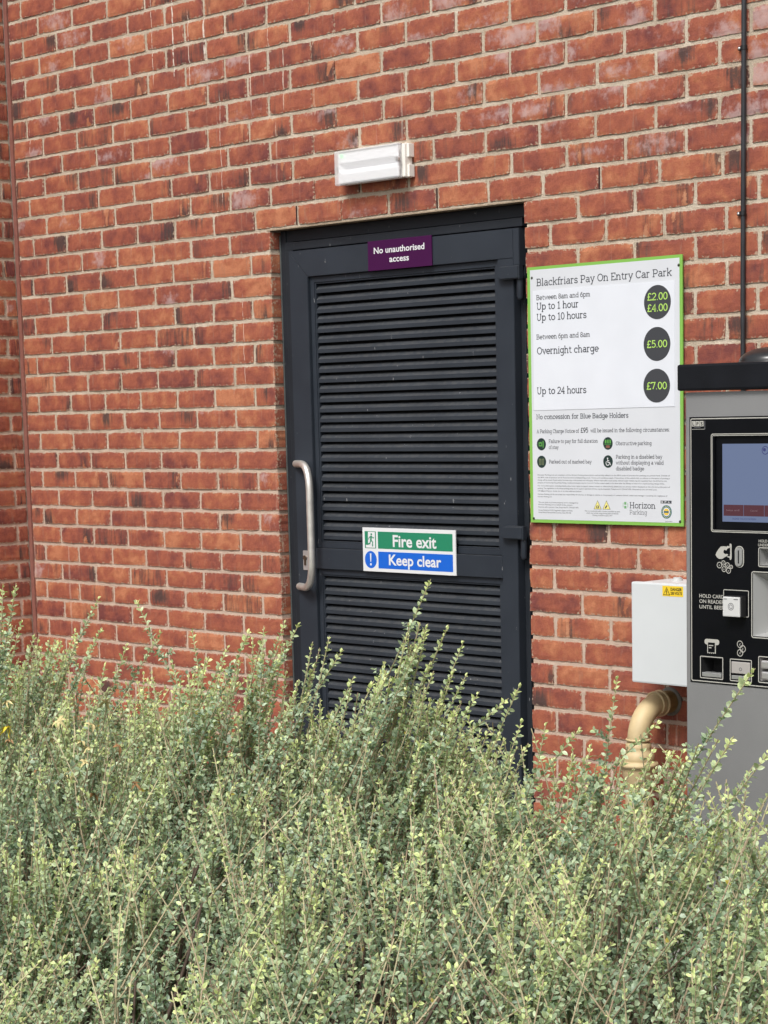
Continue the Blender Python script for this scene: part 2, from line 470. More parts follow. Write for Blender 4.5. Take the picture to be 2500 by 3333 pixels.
# ---- lettering: a monoline slab-serif drawn from strokes (cap height 7, x-height 5)
def arc(cx, cy, rx, ry, a, b, n=None):
    n = n or max(4, int(abs(b - a) / 18))
    return [(cx + rx * math.cos(R(a + (b - a) * k / n)), cy + ry * math.sin(R(a + (b - a) * k / n))) for k in range(n + 1)]
def sl(x, y, h=0.95): return [(x - h, y), (x + h, y)]
T_, X_, B_ = 6.65, 4.7, 0.35
GL = {
 'a': (5.2, [[*arc(2.5, 3.4, 1.5, 1.3, 155, 0), (4.0, B_), (4.9, B_)], [(4, 2.75), *arc(2.3, 1.55, 1.7, 1.2, 90, 270), (4, 1.3)]]),
 'b': (5.3, [[(0.1, 7), (1, 7), (1, B_)], arc(2.8, 2.5, 1.8, 2.15, 0, 360)]),
 'c': (4.9, [arc(2.6, 2.5, 2.0, 2.15, 45, 315), [(4.05, X_ + .2), (4.05, 3.3)]]),
 'd': (5.4, [arc(2.4, 2.5, 1.9, 2.15, 0, 360), [(3.4, 7), (4.3, 7), (4.3, B_), (5.2, B_)]]),
 'e': (5.0, [[(.5, 2.5), (4.5, 2.5), *arc(2.5, 2.5, 2.0, 2.15, 0, 315)]]),
 'f': (3.5, [[(1.6, B_), (1.6, 5.6), *arc(2.9, 5.6, 1.3, 1.3, 180, 55)], [(.4, X_), (3.1, X_)], sl(1.7, B_, 1.1)]),
 'g': (5.3, [arc(2.3, 2.7, 1.8, 1.95, 0, 360), [(5.1, X_), (4.2, X_), (4.2, -.8), *arc(2.6, -.8, 1.6, 1.2, 0, -155)]]),
 'h': (5.5, [[(.1, 7), (1, 7), (1, B_)], [(1, 3), *arc(2.6, 3.0, 1.6, 1.7, 180, 0), (4.2, B_)], sl(1.05, B_), sl(4.25, B_)]),
 'i': (2.5, [[(.3, X_), (1.2, X_), (1.2, B_)], sl(1.2, B_), [(1.2, 6.0), (1.2, 6.9)]]),
 'k': (5.2, [[(.1, 7), (1, 7), (1, B_)], [(4.2, X_), (1, 2.2)], [(2.2, 3.1), (4.3, B_)], sl(1.0, B_, .9), sl(4.2, X_, .8), sl(4.3, B_, .8)]),
 'l': (2.5, [[(.3, 7), (1.2, 7), (1.2, B_)], sl(1.2, B_)]),
 'm': (7.1, [[(.1, X_), (1, X_), (1, B_)], [(1, 3.2), *arc(2.2, 3.2, 1.2, 1.5, 180, 0), (3.4, B_)], [(3.4, 3.2), *arc(4.6, 3.2, 1.2, 1.5, 180, 0), (5.8, B_)], sl(1, B_, .8), sl(3.4, B_, .7), sl(5.9, B_, .8)]),
 'n': (5.5, [[(.1, X_), (1, X_), (1, B_)], [(1, 3), *arc(2.6, 3.0, 1.6, 1.7, 180, 0), (4.2, B_)], sl(1.05, B_), sl(4.25, B_)]),
 'o': (5.0, [arc(2.5, 2.5, 2.0, 2.15, 0, 360)]),
 'p': (5.4, [[(.1, X_), (1, X_), (1, -1.9)], sl(1, -1.9), arc(2.9, 2.5, 1.85, 2.15, 0, 360)]),
 'r': (3.9, [[(.1, X_), (1, X_), (1, B_)], sl(1.1, B_, 1.0), [(1, 3), *arc(2.5, 3.2, 1.5, 1.5, 180, 55)]]),
 's': (4.3, [[*arc(2.1, 3.6, 1.4, 1.1, 35, 270), *arc(2.1, 1.43, 1.5, 1.08, 90, -150)], [(3.4, X_), (3.4, 3.7)], [(.6, B_), (.6, 1.4)]]),
 't': (3.7, [[(1.5, 6.2), (1.5, 1.5), *arc(2.7, 1.5, 1.2, 1.15, 180, 310)], [(.3, X_), (3.1, X_)]]),
 'u': (5.3, [[(.1, X_), (1, X_), (1, 1.9), *arc(2.5, 1.9, 1.5, 1.55, 180, 360), (4, X_)], [(3.2, X_), (4, X_), (4, B_), (4.9, B_)]]),
 'v': (5.0, [[(.7, X_), (2.5, B_), (4.3, X_)], sl(.8, X_, .8), sl(4.2, X_, .8)]),
 'w': (6.6, [[(.6, X_), (1.9, B_), (3.2, X_), (4.5, B_), (5.8, X_)], sl(.7, X_, .7), sl(5.7, X_, .7)]),
 'y': (5.0, [[(.7, X_), (2.6, B_)], [(4.4, X_), (1.6, -1.9)], sl(.8, X_, .8), sl(4.3, X_, .8), sl(1.4, -1.9, .8)]),
 'z': (4.6, [[(.6, 3.6), (.6, X_), (3.9, X_), (.6, B_), (4, B_), (4, 1.5)]]),
 'A': (6.5, [[(.8, B_), (3.2, T_), (5.6, B_)], [(1.7, 2.4), (4.7, 2.4)], sl(.9, B_, .9), sl(5.5, B_, .9)]),
 'B': (6.0, [[(1.2, B_), (1.2, T_)], [(.2, T_), (3.2, T_), *arc(3.2, 5.1, 1.6, 1.55, 90, -90), (1.2, 3.55)], [(3.2, 3.55), *arc(3.4, 1.95, 1.8, 1.6, 90, -90), (.2, B_)]]),
 'C': (6.2, [arc(3.3, 3.5, 2.6, 3.15, 42, 318), [(5.25, T_), (5.25, 4.9)]]),
 'E': (5.6, [[(1.2, B_), (1.2, T_)], [(.2, T_), (4.6, T_), (4.6, 5.2)], [(1.2, 3.5), (3.6, 3.5)], [(.2, B_), (4.8, B_), (4.8, 1.8)]]),
 'F': (5.2, [[(1.2, B_), (1.2, T_)], [(.2, T_), (4.6, T_), (4.6, 5.2)], [(1.2, 3.5), (3.6, 3.5)], sl(1.2, B_, 1.0)]),
 'H': (6.6, [[(1.3, B_), (1.3, T_)], [(5.2, B_), (5.2, T_)], [(1.3, 3.5), (5.2, 3.5)], sl(1.3, B_), sl(1.3, T_), sl(5.2, B_), sl(5.2, T_)]),
 'N': (6.7, [[(1.3, B_), (1.3, T_), (5.2, B_), (5.2, T_)], sl(1.2, B_), sl(.9, T_, .7), sl(5.2, T_)]),
 'O': (6.8, [arc(3.4, 3.5, 2.7, 3.15, 0, 360)]),
 'P': (5.7, [[(1.2, B_), (1.2, T_)], sl(1.2, B_, 1.0), [(.2, T_), (3.3, T_), *arc(3.3, 4.85, 1.8, 1.8, 90, -90), (1.2, 3.05)]]),
 'U': (6.4, [[(1.2, T_), (1.2, 2.6), *arc(3.1, 2.6, 1.9, 2.25, 180, 360), (5, T_)], sl(1.2, T_), sl(5, T_)]),
 '0': (4.8, [arc(2.4, 3.5, 1.8, 3.15, 0, 360)]),
 '1': (4.2, [[(.8, 5.6), (2.2, T_), (2.2, B_)], [(.7, B_), (3.7, B_)]]),
 '2': (4.8, [[*arc(2.4, 4.85, 1.8, 1.8, 165, -35), (.6, B_), (4.3, B_)]]),
 '4': (4.8, [[(3.4, B_), (3.4, T_), (.5, 2.2), (4.6, 2.2)], sl(3.4, B_, .9)]),
 '5': (4.8, [[(4, T_), (1.2, T_), (1, 3.8), *arc(2.3, 2.35, 1.9, 2.0, 125, -140)]]),
 '6': (4.8, [arc(2.4, 2.3, 1.8, 1.95, 0, 360), [(.6, 2.3), (.9, 4.4), (2.0, 6.1), (3.7, T_)]]),
 '7': (4.6, [[(.5, 5.5), (.5, T_), (4.2, T_), (1.9, B_)]]),
 '8': (4.8, [arc(2.4, 5.15, 1.5, 1.5, 0, 360), arc(2.4, 1.95, 1.8, 1.6, 0, 360)]),
 '9': (4.8, [arc(2.4, 4.7, 1.8, 1.95, 0, 360), [(4.2, 4.7), (3.9, 2.6), (2.8, .9), (1.1, B_)]]),
 '\u00a3': (5.0, [[*arc(3, 5.2, 1.35, 1.45, 15, 180), (1.9, 2.6), (1.1, .5)], [(.5, B_), (4.4, B_), (4.4, 1.3)], [(.6, 3.3), (3.4, 3.3)]]),
 '.': (2.2, [[(.7, .45), (1.5, .45)]]), ':': (2.2, [[(.7, .45), (1.5, .45)], [(.7, 4.2), (1.5, 4.2)]]), ' ': (2.6, []),
}
def ribbon(mb, pts, w, y, mi, fx, fz):
    closed = math.hypot(pts[0][0] - pts[-1][0], pts[0][1] - pts[-1][1]) < 1e-6
    if closed: pts = pts[:-1]
    n = len(pts)
    L = []; Q = []
    for i in range(n):
        p = pts[i]
        a = pts[i - 1] if (i > 0 or closed) else None
        b = pts[(i + 1) % n] if (i < n - 1 or closed) else None
        def un(u, v):
            d = math.hypot(v[0] - u[0], v[1] - u[1]) or 1
            return (v[0] - u[0]) / d, (v[1] - u[1]) / d
        d1 = un(a, p) if a else un(p, b)
        d2 = un(p, b) if b else d1
        t = (d1[0] + d2[0], d1[1] + d2[1])
        h = math.hypot(*t)
        if h < 1e-4: t, h = d1, 1
        t = (t[0] / h, t[1] / h)
        m = (-t[1], t[0])
        c = max(0.5, m[0] * -d1[1] + m[1] * d1[0])
        k = w / 2 / c
        L.append((fx(p[0] + m[0] * k), y, fz(p[1] + m[1] * k)))
        Q.append((fx(p[0] - m[0] * k), y, fz(p[1] - m[1] * k)))
    vs = L + Q
    rg = range(n if closed else n - 1)
    mb.add(vs, [(i, i + n, (i + 1) % n + n, (i + 1) % n) for i in rg], mi)
def slab(mb, text, x0, z, cap, x1=None, y=0.0, mi=0, w=0.8):
    adv = sum(GL[c][0] for c in text)
    k = cap / 7
    kx = k if x1 is None else (x1 - x0) / adv
    x = 0; q = 0
    for c in text:
        a, st = GL[c]
        for s_ in st:
            q += 1
            ribbon(mb, s_, w, y - 0.00003 * (q % 7), mi, lambda u: x0 + (x + u) * kx, lambda v: z + v * k)
        x += a

# ------------------------------------------------------------------ brickwork
rng = np.random.default_rng(11)
ZT = [0.9755, 0.9012, 0.8269, 0.7536, 0.6792, 0.6044, 0.5285, 0.4525, 0.3771, 0.3016, 0.2269, 0.152, 0.0765, 0.0, -0.0759, -0.1519,
      -0.2287, -0.3053, -0.3819, -0.4578, -0.533, -0.6075, -0.6816, -0.7557, -0.8298, -0.9035, -0.9766, -1.0495, -1.1235, -1.1974,
      -1.2715, -1.3469, -1.4223, -1.4967, -1.5711, -1.6467]
BED = {k - 13: z for k, z in enumerate(ZT)}              # bed joint under course k (course 0 sits on the lintel)
for k in range(-14, -24, -1): BED[k] = BED[k + 1] + 0.0745
for k in range(23, 31): BED[k] = BED[k - 1] - 0.0748
GROUND = -2.16
XL, XR, WD = -1.548, 4.6, 1.196                          # inner corner, right end, width of the door opening
J = 0.0107

def smooth1d(n, m, amp):
    """n rows of smooth noise sampled at m points"""
    q = 8
    r = rng.normal(0, 1, (n, q))
    t = np.linspace(0, q - 1.001, m)
    i = t.astype(int); f = t - i
    f = f * f * (3 - 2 * f)
    o = r[:, i] * (1 - f) + r[:, i + 1] * f
    fine = rng.normal(0, 0.45, (n, m))
    return (o + fine) * amp

def brick_mesh(name, rects, plane, eff, parent=None):
    """rects: x0, x1, z0, z1, depth of the sides. plane(x, y, z) -> world; y > 0 goes into the wall"""
    N = len(rects)
    nu, nv = 15, 6
    r = np.array(rects)
    u = np.linspace(0, 1, nu); v = np.linspace(0, 1, nv)
    U, V = np.meshgrid(u, v)                              # nv x nu
    x0, x1, z0, z1, dep = [r[:, i][:, None, None] for i in range(5)]
    jl, jr = np.abs(smooth1d(N, nv, 0.0009)), np.abs(smooth1d(N, nv, 0.0009))
    jb, jt = np.abs(smooth1d(N, nu, 0.0013)), np.abs(smooth1d(N, nu, 0.0013))
    cr = 0.0035 * rng.random((N, 4)) ** 2                 # knocked corners
    Ub, Vb = U[None], V[None]
    X = x0 + (x1 - x0) * Ub + jl[:, :, None] * (1 - Ub) ** 8 - jr[:, :, None] * Ub ** 8
    Z = z0 + (z1 - z0) * Vb + jb[:, None, :] * (1 - Vb) ** 3 - jt[:, None, :] * Vb ** 3
    for c, (a, b) in enumerate(((0, 0), (1, 0), (0, 1), (1, 1))):
        wgt = np.exp(-((Ub - a) * 9) ** 2 - ((Vb - b) * 3) ** 2)
        X += wgt * cr[:, c][:, None, None] * (1 if a == 0 else -1)
        Z += wgt * cr[:, c][:, None, None] * (1 if b == 0 else -1)
    Y = np.clip(rng.normal(0, 0.0008, (N, 1, 1)), -0.0015, 0.0009) + np.clip(rng.normal(0, 0.0010, (N, 1, 1)), -.0016, .0016) * (Ub - .5) + np.clip(rng.normal(0, 0.0010, (N, 1, 1)), -.0016, .0016) * (Vb - .5)
    Y = Y + rng.normal(0, 0.00035, (N, nv, nu))
    edge = np.zeros((nv, nu)); edge[0] = edge[-1] = 1; edge[:, 0] = edge[:, -1] = 1
    Y = Y + edge[None] * 0.0017
    # marks
    tone = np.clip(rng.normal(0.53, 0.15, N), 0.05, 0.98)
    dark = np.zeros((N, nv, nu)); chip = np.zeros((N, nv, nu)); ef = np.zeros((N, nv, nu))
    for i in range(N):
        q = rng.random()
        if q < 0.16:                                      # burnt end
            s = Ub[0] if rng.random() < .55 else 1 - Ub[0]
            dark[i] = np.clip((s - rng.uniform(.40, .85)) * rng.uniform(2.0, 4.0), 0, 1) * rng.uniform(.45, 1.0) * (0.6 + 0.4 * np.cos((V - rng.random()) * 2.2))
        elif q < 0.27:                                    # burnt patch
            cu, cv = rng.random(), rng.random()
            dark[i] = np.exp(-((U - cu) / rng.uniform(.12, .3)) ** 2 - ((V - cv) / rng.uniform(.4, .9)) ** 2) * rng.uniform(.5, .95)
        elif q < 0.34:
            dark[i] = rng.uniform(.15, .4)
        q = rng.random()
        if q < 0.11:                                      # triangular drag face near one end
            cu = rng.uniform(.72, .9) if rng.random() < .7 else rng.uniform(.1, .3)
            sl_ = rng.uniform(-.16, .16)
            w = rng.uniform(.07, .16) * (V if rng.random() < .5 else 1 - V)
            chip[i] = np.clip(1.1 - np.abs(U - cu - sl_ * V) / np.maximum(w, .015), 0, 1)
            dark[i] = np.maximum(dark[i], np.exp(-((U - cu) / .17) ** 2) * rng.uniform(.2, .6))
        elif q < 0.17:
            cu, cv = rng.random(), rng.choice([0.0, 1.0])
            chip[i] = np.clip(1.0 - np.hypot((U - cu) / .10, (V - cv) / .35), 0, 1)
        xm, zm = (r[i, 0] + r[i, 1]) / 2, (r[i, 2] + r[i, 3]) / 2
        e = eff(xm, zm)
        if rng.random() < e:
            cu, cv = rng.random(), rng.choice([0, .5, 1.0])
            ef[i] = np.exp(-((U - cu) / rng.uniform(.15, .6)) ** 2 - ((V - cv) / rng.uniform(.3, .9)) ** 2) * rng.uniform(.4, 1.0) + 0.15 * e
    pts = np.stack([X, Y + 0 * X, Z], -1).reshape(N, nv * nu, 3)
    # rim
    bi = [(0, j) for j in range(nu)] + [(i, nu - 1) for i in range(1, nv)] + [(nv - 1, j) for j in range(nu - 2, -1, -1)] + [(i, 0) for i in range(nv - 2, 0, -1)]
    bidx = np.array([i * nu + j for i, j in bi])
    rim = pts[:, bidx].copy()
    rim[:, :, 1] = r[:, 4][:, None]
    allp = np.concatenate([pts, rim], 1)
    per = nv * nu + len(bidx)
    q = []
    for i in range(nv - 1):
        for j in range(nu - 1):
            q.append((i * nu + j, i * nu + j + 1, (i + 1) * nu + j + 1, (i + 1) * nu + j))
    nb = len(bidx)
    for i in range(nb):
        a, b = bidx[i], bidx[(i + 1) % nb]
        q.append((b, a, nv * nu + i, nv * nu + (i + 1) % nb))
    F = (np.array(q)[None] + (np.arange(N) * per)[:, None, None]).reshape(-1, 4)
    P = allp.reshape(-1, 3)
    P = plane(P)
    C1 = np.zeros((N, per, 4), np.float32)
    base = nv * nu
    for ch, a in ((1, dark), (2, ef), (3, chip)):
        a = a.reshape(N, base)
        C1[:, :base, ch] = a
        C1[:, base:, ch] = a[:, bidx] * 0.45
    C1[:, :, 0] = tone[:, None]
    C2 = np.ones((N, per, 4), np.float32)
    C2[:, :, :3] = rng.random((N, 1, 3))
    du = np.minimum(U, 1 - U) * 0.215; dv = np.minimum(V, 1 - V) * 0.065
    C2[:, :base, 3] = np.clip(np.minimum(du, dv) / 0.012, 0, 1).reshape(1, -1)
    C2[:, base:, 3] = 1
    me = np_mesh(name, P, F, [M['brick']], smooth=False)
    for nm, c in (('marks', C1), ('seed', C2)):
        at = me.attributes.new(nm, 'FLOAT_COLOR', 'POINT')
        at.data.foreach_set('color', c.reshape(-1))
    return link(name, me, parent)

def np_mesh(name, P, F, mats, mi=None, smooth=True):
    me = bpy.data.meshes.new(name)
    P = np.ascontiguousarray(P, np.float32); F = np.ascontiguousarray(F, np.int32)
    n = F.shape[1]
    me.vertices.add(len(P)); me.vertices.foreach_set('co', P.reshape(-1))
    me.loops.add(F.size); me.loops.foreach_set('vertex_index', F.reshape(-1))
    me.polygons.add(len(F))
    me.polygons.foreach_set('loop_start', np.arange(0, F.size, n, dtype=np.int32))
    me.polygons.foreach_set('loop_total', np.full(len(F), n, np.int32))
    for m in mats: me.materials.append(m)
    if mi is not None: me.polygons.foreach_set('material_index', np.asarray(mi, np.int32))
    me.polygons.foreach_set('use_smooth', np.full(len(F), smooth))
    me.update(calc_edges=True)
    return me

def course(k): return BED[k] + J / 2, BED[k - 1] - J / 2
def row(x0, x1, first, pitch):
    """bricks between x0 and x1 with perpends at first + i * pitch"""
    i0 = math.ceil((x0 + 0.02 - first) / pitch)
    xs = []
    i = i0
    while first + i * pitch < x1 - 0.02:
        xs.append(first + i * pitch + rng.normal(0, 0.0025)); i += 1
    ed = [x0 - J / 2] + xs + [x1 + J / 2]
    return [(a + J / 2, b - J / 2) for a, b in zip(ed[:-1], ed[1:])]

REB = 0.075
rects = []
for k in range(-20, 29):
    z0, z1 = course(k)
    if k <= 0:
        first = (0.130 if k % 2 == 0 else 0.012) + (0.012 if k == 0 else 0)
        br = row(XL + 0.024, 0.25 + first, first, 0.2235) + row(0.25 + first - 0.0265 + 0.0, XR, first + 0.2235, 0.2262)
        br = row(XL + 0.024, first + 0.2235, first, 0.2235) + row(first + 0.2235, XR, first + 0.2235, 0.2268)
        for a, b in br: rects.append((a, b, z0, z1, REB if k == 0 and -0.2 < a < WD + .1 else 0.014))
    else:
        f = -0.1075 if k % 2 == 0 else -0.2185
        bl = row(XL + 0.024, 0.0, f, 0.2222)
        f = WD + (0.1015 if k % 2 == 0 else 0.2135)
        b_r = row(WD, XR, f, 0.2226)
        for a, b in bl: rects.append((a, b - (J / 2 if b > -0.02 else 0) + (J / 2 if b > -0.02 else 0), z0, z1, REB if b > -0.02 else 0.014))
        for a, b in b_r: rects.append((a, b, z0, z1, REB if a < WD + 0.02 else 0.014))
def snap(q):
    a, b, z0, z1, d = q
    if d > 0.02 and abs(b) < 0.01: b = rng.normal(0, 0.0012)
    if d > 0.02 and abs(a - WD) < 0.01: a = WD + rng.normal(0, 0.0012)
    return (a, b, z0, z1, d)
rects = [snap(q) for q in rects]

def effl(x, z):
    top = min(1, max(0, (z + 0.05) / 0.35))
    right = min(1, max(0, (x - 0.1) / 1.6))
    return 0.05 + 0.22 * top + 0.60 * top * right

wall = thing('brick_wall', 'long red brick wall holding the louvred door, the light and the tariff sign', 'wall', (0, 0, GROUND))
ZTOP = BED[-20]
ZTOP = BED[-21]
brick_mesh('brickwork', rects, lambda P: P, effl, wall)
mo = MB()
yb = 0.0046
mo.box(XL, -0.0062, yb, 0.30, GROUND - 0.3, 0.0, 0)
mo.box(WD + 0.0062, XR, yb, 0.30, GROUND - 0.3, 0.0, 0)
mo.box(XL, XR, yb, 0.30, 0.0005, ZTOP, 0)
mo.build('mortar', M['mortar'], wall)
lt = MB()
lt.box(-0.02, WD + 0.03, 0.003, 0.20, -0.0035, 0.0003, 0)
lt.build('lintel', mat('lintel_mortar', (0.30, 0.23, 0.16), 0.9, noise=0.2, nscale=60), wall)
for i in (1, 4, 7):
    wv = MB()
    x = 0.142 + 0.2235 + 0.2268 * 0 + (i - 2) * 0.2268 - 0.0 if i > 1 else 0.142
    z0, z1 = course(0)
    wv.box(x - 0.0045, x - 0.0008, 0.0006, 0.02, z0 + 0.001, z1 - 0.002, 0)
    wv.build('weep_vent', M['weep'], wall)
sj = MB()
sj.box(XL + 0.001, XL + 0.0235, -0.0035, 0.02, GROUND, ZTOP, 0)
sj.build('joint_sealant', M['sealant'], wall)

# the side wall that comes towards the viewer at the left
side = thing('side_brick_wall', 'short red brick return wall at the far left, square to the door wall', 'wall', (XL, 0, GROUND))
rects2 = []
for k in range(-20, 29):
    z0, z1 = course(k)
    f = 0.055 if k % 2 else 0.165
    for a, b in row(0.004, 1.85, f, 0.2222): rects2.append((a, b, z0, z1, 0.014))
def plane2(P):
    Q = np.empty_like(P)
    Q[:, 0] = XL - P[:, 1]; Q[:, 1] = -P[:, 0]; Q[:, 2] = P[:, 2]
    return Q
brick_mesh('brickwork', rects2, plane2, lambda x, z: 0.05, side)
m2 = MB()
m2.box(XL - 0.30, XL - yb, -1.85, 0.0, GROUND - 0.3, ZTOP, 0)
m2.build('mortar', M['mortar'], side)

# ------------------------------------------------------------------ ground
g = MB(); g.box(-60, 60, -60, 60, GROUND - 0.3, GROUND, 0)
gm = MB(); gm.add([(-400, -400, GROUND - 0.008), (400, -400, GROUND - 0.008), (400, 400, GROUND - 0.008), (-400, 400, GROUND - 0.008)], [(0, 1, 2, 3)])
tag(gm.build('ground', M['asphalt']), kind='structure')
gp = MB(); gp.add([(XL, -0.98, GROUND), (XR, -0.98, GROUND), (XR, 0.0, GROUND), (XL, 0.0, GROUND)], [(0, 1, 2, 3)])
tag(gp.build('path', M['paving']), kind='structure')
gb = MB()
n = 40
vs = []; fs = []
rs = random.Random(4)
for j in range(13):
    for i in range(n + 1):
        e = min(1, j / 2, (12 - j) / 2)
        vs.append((XL + (XR + 0.6 - XL) * i / n, -3.5 + 2.4 * j / 12, GROUND + 0.004 + 0.07 * e * rs.uniform(.6, 1.2)))
for j in range(12):
    for i in range(n):
        a = j * (n + 1) + i
        fs.append((a, a + 1, a + n + 2, a + n + 1))
gb.add(vs, fs, 0, True)
tag(gb.build('soil_bed', M['soil']), kind='structure')
kb = MB()
kb.box(XL, XR + 0.6, -1.10, -1.0, GROUND - 0.05, GROUND + 0.11, 0, 0.008)
tag(kb.build('kerb', M['paving']), kind='structure')

# ------------------------------------------------------------------ louvred door
YL = 0.030                                   # front of the leaf
ZB = -2.085
door = thing('louvred_door', 'dark grey louvred metal door with a long steel pull handle', 'door', (WD / 2, YL, GROUND))
fr = MB()
fr.box(0.004, 0.0305, 0.0440, 0.12, GROUND, -0.004, 0, 0.0015)          # outer flange
fr.box(0.0310, 0.070, 0.0400, 0.12, GROUND, -0.0445, 0, 0.002)
fr.box(0.0310, WD - 0.0475, 0.0395, 0.12, -0.0730, -0.0465, 0, 0.002)
fr.box(0.0310, WD - 0.004, 0.0480, 0.12, -0.0440, -0.0050, 0, 0.0015)   # head flashing
fr.box(1.1225, 1.1440, 0.0560, 0.12, ZB, -0.0740, 0, 0.004)
fr.box(1.1500, WD - 0.002, 0.0700, 0.12, GROUND, -0.0450, 0, 0.002)
fr.build('door_frame', M['frame'], door)
vo = MB()
vo.box(0.001, WD - 0.001, 0.125, 0.14, GROUND, -0.001, 0)
vo.build('back_lining', M['black'], door)
sf = MB()
sf.tube([(0.003, 0.0435, -0.02), (0.003, 0.0435, GROUND)], 0.0034, 8)
sf.build('silicone_bead', M['silicone'], door)

x0, x1, xi0, xi1 = 0.0606, 1.1186, 0.1547, 1.0500
zt, zti, zm0, zm1, zb = -0.0776, -0.1684, -1.0985, -1.1700, ZB
lf = MB()
# mitred outer stiles and rails, 0.6 mm gap at the mitre
def mbar(pts, y0=YL, y1=0.075):
    bm = bmesh.new()
    vs = [bm.verts.new((x, y0, z)) for x, z in pts] + [bm.verts.new((x, y1, z)) for x, z in pts]
    n = len(pts)
    bm.faces.new(vs[:n]); bm.faces.new(vs[n:][::-1])
    for i in range(n):
        bm.faces.new((vs[i], vs[i + n], vs[(i + 1) % n + n], vs[(i + 1) % n]))
    bmesh.ops.recalc_face_normals(bm, faces=bm.faces[:])
    bmesh.ops.bevel(bm, geom=[e for e in bm.edges if abs(e.verts[0].co.y - y0) < 1e-6 and abs(e.verts[1].co.y - y0) < 1e-6], offset=0.0014, segments=2, affect='EDGES')
    lf.bm(bm)
mbar([(x0, zt), (xi0, zti), (xi0, zb), (x0, zb)])
mbar([(x0 + 0.0008, zt), (x1, zt), (x1, zti), (xi0 + 0.0008, zti)])
mbar([(xi1, zti - 0.0006), (x1, zti - 0.0006), (x1, zb), (xi1, zb)])
mbar([(x1, zt), (1.1436, zt), (1.1436, -0.1905), (x1, -0.1905)])
lf.build('leaf_frame', M['door'], door)
mr = MB()
mr.box(xi0 + 0.0005, xi1 - 0.0005, YL + 0.0008, 0.075, zm1, zm0, 0, 0.002)
mr.build('mid_rail', M['door'], door)

def louvre_panel(z_top, z_bot, n):
    """beading frame and slanting blades of one panel"""
    yb0 = 0.041
    p = MB()
    w = 0.019
    a, b = xi0 + 0.0012, xi1 - 0.0012
    for q in ((a, a + w, z_bot, z_top), (b - w, b, z_bot, z_top), (a + w, b - w, z_top - w, z_top), (a + w, b - w, z_bot, z_bot + w)):
        p.box(q[0], q[1], yb0, 0.078, q[2], q[3], 0, 0.0012)
    a2, b2 = a + w + 0.0004, b - w - 0.0004
    t2, bt2 = z_top - w - 0.0004, z_bot + w + 0.0004
    for q in ((a2, a2 + 0.005, bt2, t2), (b2 - 0.005, b2, bt2, t2), (a2 + 0.005, b2 - 0.005, t2 - 0.005, t2), (a2 + 0.005, b2 - 0.005, bt2, bt2 + 0.005)):
        p.box(q[0], q[1], yb0 + 0.003, 0.078, q[2], q[3], 0, 0.001)
    fo = p.build('louvre_frame', M['door'], door)
    bx = MB(); bx.box(a + 0.001, b - 0.001, 0.0795, 0.081, z_bot, z_top); bx.build('backing', M['black'], fo)
    L0, L1 = a2 + 0.0055, b2 - 0.0055
    pitch = (t2 - bt2 - 0.012) / n
    for i in range(n):
        zf = t2 - 0.0155 - pitch * i - 0.007 + rng.normal(0, 0.0004)
        y0 = 0.0455 + rng.normal(0, 0.0003)
        prof = [(y0, zf - 0.0135), (y0, zf - 0.0008), (y0 + 0.0010, zf), (y0 + 0.0125, zf + 0.0118), (y0 + 0.030, zf + 0.0130), (y0 + 0.030, zf + 0.0108), (y0 + 0.0125, zf + 0.0094), (y0 + 0.0016, zf - 0.0012), (y0 + 0.0016, zf - 0.0135)]
        m = MB()
        k = len(prof)
        vs = [(L0, y, z) for y, z in prof] + [(L1, y, z) for y, z in prof]
        m.add(vs, [(j, (j + 1) % k, (j + 1) % k + k, j + k) for j in range(k)])
        m.build('blade', M['louvre'], fo)
louvre_panel(zti - 0.0012, zm0 + 0.0012, 26)
louvre_panel(zm1 - 0.0012, zb + 0.10, 23)
br_ = MB(); br_.box(xi0 + 0.0005, xi1 - 0.0005, YL + 0.0008, 0.075, zb, zb + 0.098, 0, 0.002); br_.build('bottom_rail', M['door'], door)

# cranked steel pull handle
hd = MB()
def cr(p0, p1, p2, n=9):
    return [tuple((1 - t) ** 2 * a + 2 * t * (1 - t) * b + t * t * c for a, b, c in zip(p0, p1, p2)) for t in [i / n for i in range(n + 1)]]
gx, gy = 0.189, -0.020
ex, ey = 0.066, YL - 0.001
ztop, zbot = -0.806, -1.236
dx, dy = gx - ex, gy - ey
path = [(ex, ey, ztop), (ex + dx * .28, ey + dy * .28, ztop)]
path += cr((ex + dx * .40, ey + dy * .40, ztop), (gx, gy, ztop), (gx, gy, ztop - 0.10), 12)
path += [(gx, gy, z) for z in np.linspace(ztop - 0.14, zbot + 0.14, 6)]
path += cr((gx, gy, zbot + 0.10), (gx, gy, zbot), (ex + dx * .40, ey + dy * .40, zbot), 12)
path += [(ex + dx * .28, ey + dy * .28, zbot), (ex, ey, zbot)]
hd.tube(path, 0.0128, 20)
hd.build('pull_handle', M['steel'], door)
lk = MB()
lk.plate(rrect(0.0915, 0.1235, -1.1768, -1.1085, 0.003), YL - 0.003, YL + 0.001)
lo = lk.build('lock_plate', M['plate'], door)
kh = MB()
kh.plate(disc(0.1035, -1.1335, 0.0085), YL - 0.0075, YL - 0.002)
kh.plate(rrect(0.0995, 0.1075, -1.160, -1.134, 0.0038), YL - 0.0070, YL - 0.0025)
kh.build('lock_cylinder', mat('lock_bronze', (0.16, 0.12, 0.09), 0.35, 0.8), lo)
